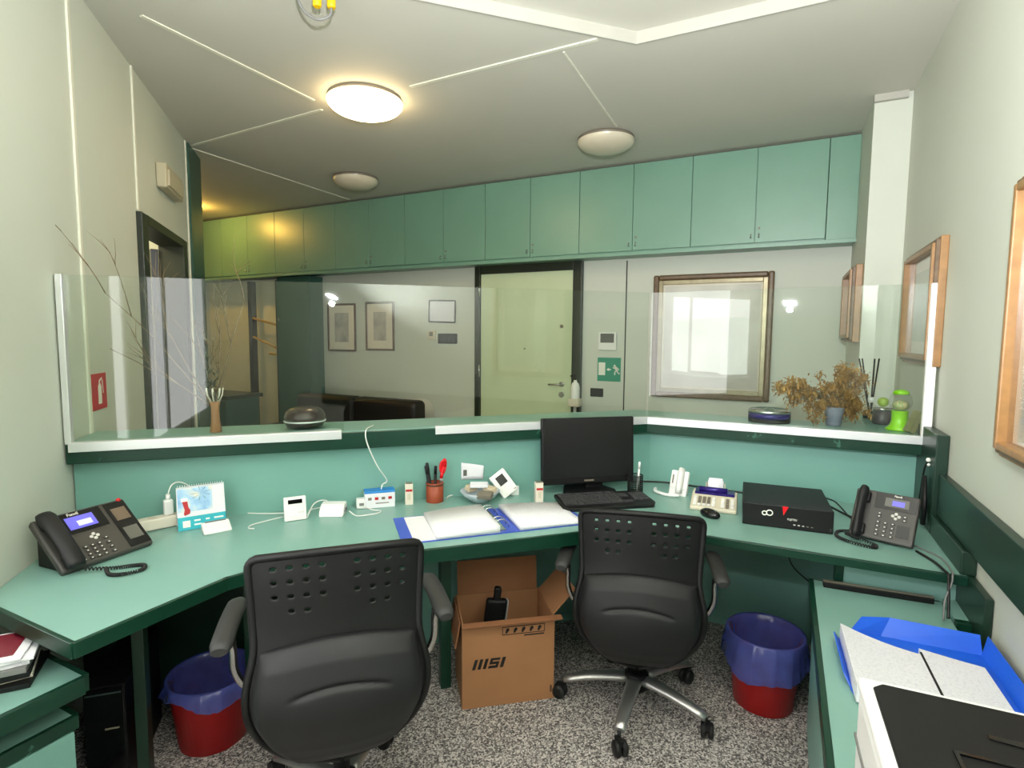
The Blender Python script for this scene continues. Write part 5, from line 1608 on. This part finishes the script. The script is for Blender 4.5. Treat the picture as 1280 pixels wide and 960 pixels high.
for i, (lb, mm, hh) in enumerate(mags):
    t = thing('magazine', lb, 'magazine', (-1.86 + random.uniform(-.010, .010), 0.63 + random.uniform(-.008, .008), zz), math.radians(58 + random.uniform(-6, 6)), 'magazine stack on the corner table')
    MB().box((0, 0, hh / 2), (0.20, 0.17, hh - 0.001)).build('pages', mm, t, bevel=0.001)
    if i == 6:
        MB().box((-0.005, 0.008, hh + 0.0002), (0.165, 0.135, 0.0008)).build('cover', 'burgundy', t)
    zz += hh
t = thing('computer_tower', 'black computer tower in the dark under the left worktop', 'computer', (*ST(-0.70, 2.20), 0), math.radians(-45))
MB().box((0, 0, 0.20), (0.38, 0.115, 0.38)).build('case', 'black', t, bevel=0.004)
MB().box((0.193, 0, 0.20), (0.008, 0.11, 0.375)).build('front_panel', 'black_gloss', t, bevel=0.002)
MB().box((0.198, 0, 0.37), (0.003, 0.10, 0.006)).build('drive_slot', 'chrome', t)
MB().box((0.198, 0.02, 0.25), (0.003, 0.04, 0.005)).build('drive_button', 'lamp_base', t)
for sx in (-0.15, 0.15):
    for sy_ in (-0.04, 0.04):
        MB().box((sx, sy_, 0.005), (0.03, 0.02, 0.010)).build('foot', 'rubber', t)

# ------------------------------------------------------------------ lights, world, camera
w = bpy.data.worlds.new('World')
scene.world = w
w.use_nodes = True
w.node_tree.nodes['Background'].inputs['Color'].default_value = (0.80, 0.90, 1.0, 1)
w.node_tree.nodes['Background'].inputs['Strength'].default_value = 0.25


def area(name, loc, target, size, power, color):
    l = bpy.data.lights.new(name, 'AREA')
    l.shape = 'RECTANGLE'; l.size = size[0]; l.size_y = size[1]; l.energy = power; l.color = color
    o = bpy.data.objects.new(name, l)
    COL.objects.link(o)
    o.location = loc
    d = Vector(target) - Vector(loc)
    o.rotation_euler = d.to_track_quat('-Z', 'Y').to_euler()
    return o


def point(name, loc, power, color, r=0.1):
    l = bpy.data.lights.new(name, 'POINT')
    l.energy = power; l.color = color; l.shadow_soft_size = r
    o = bpy.data.objects.new(name, l)
    COL.objects.link(o); o.location = loc
    return o


point('flash_spill', (0.02, 0.06, 1.80), 7, (0.98, 0.99, 1.0), 0.025)
area('flash_head', (0.02, 0.06, 1.86), (0.15, 0.75, 3.0), (0.10, 0.07), 118, (0.97, 0.98, 1.0))
# unseen fill light added to brighten the room beyond the left doorway
rb = LW @ Vector((3.6, -1.0, 2.6))
point('room_beyond_fill', rb, 55, (1.0, 0.85, 0.6))

cam = bpy.data.cameras.new('Camera')
cam.sensor_width = 36.0
cam.lens = 36.0 * 688.147 / 1280
cam.clip_start = 0.02
co = bpy.data.objects.new('Camera', cam)
COL.objects.link(co)
yaw, pit, rol = 0.459809, 0.0848108, 0.0075882
f = Vector((-math.sin(yaw) * math.cos(pit), math.cos(yaw) * math.cos(pit), -math.sin(pit)))
r = Vector((math.cos(yaw), math.sin(yaw), 0))
u = r.cross(f)
rx = r * math.cos(rol) + u * math.sin(rol)
ux = u * math.cos(rol) - r * math.sin(rol)
co.matrix_world = Matrix(((rx.x, ux.x, -f.x, 0), (rx.y, ux.y, -f.y, 0), (rx.z, ux.z, -f.z, 1.52), (0, 0, 0, 1)))
scene.camera = co
vs_ = scene.view_settings
vs_.view_transform = 'Standard'
vs_.look = 'None'
vs_.gamma = 1.0
vs_.exposure = 0.30
vs_.use_curve_mapping = False
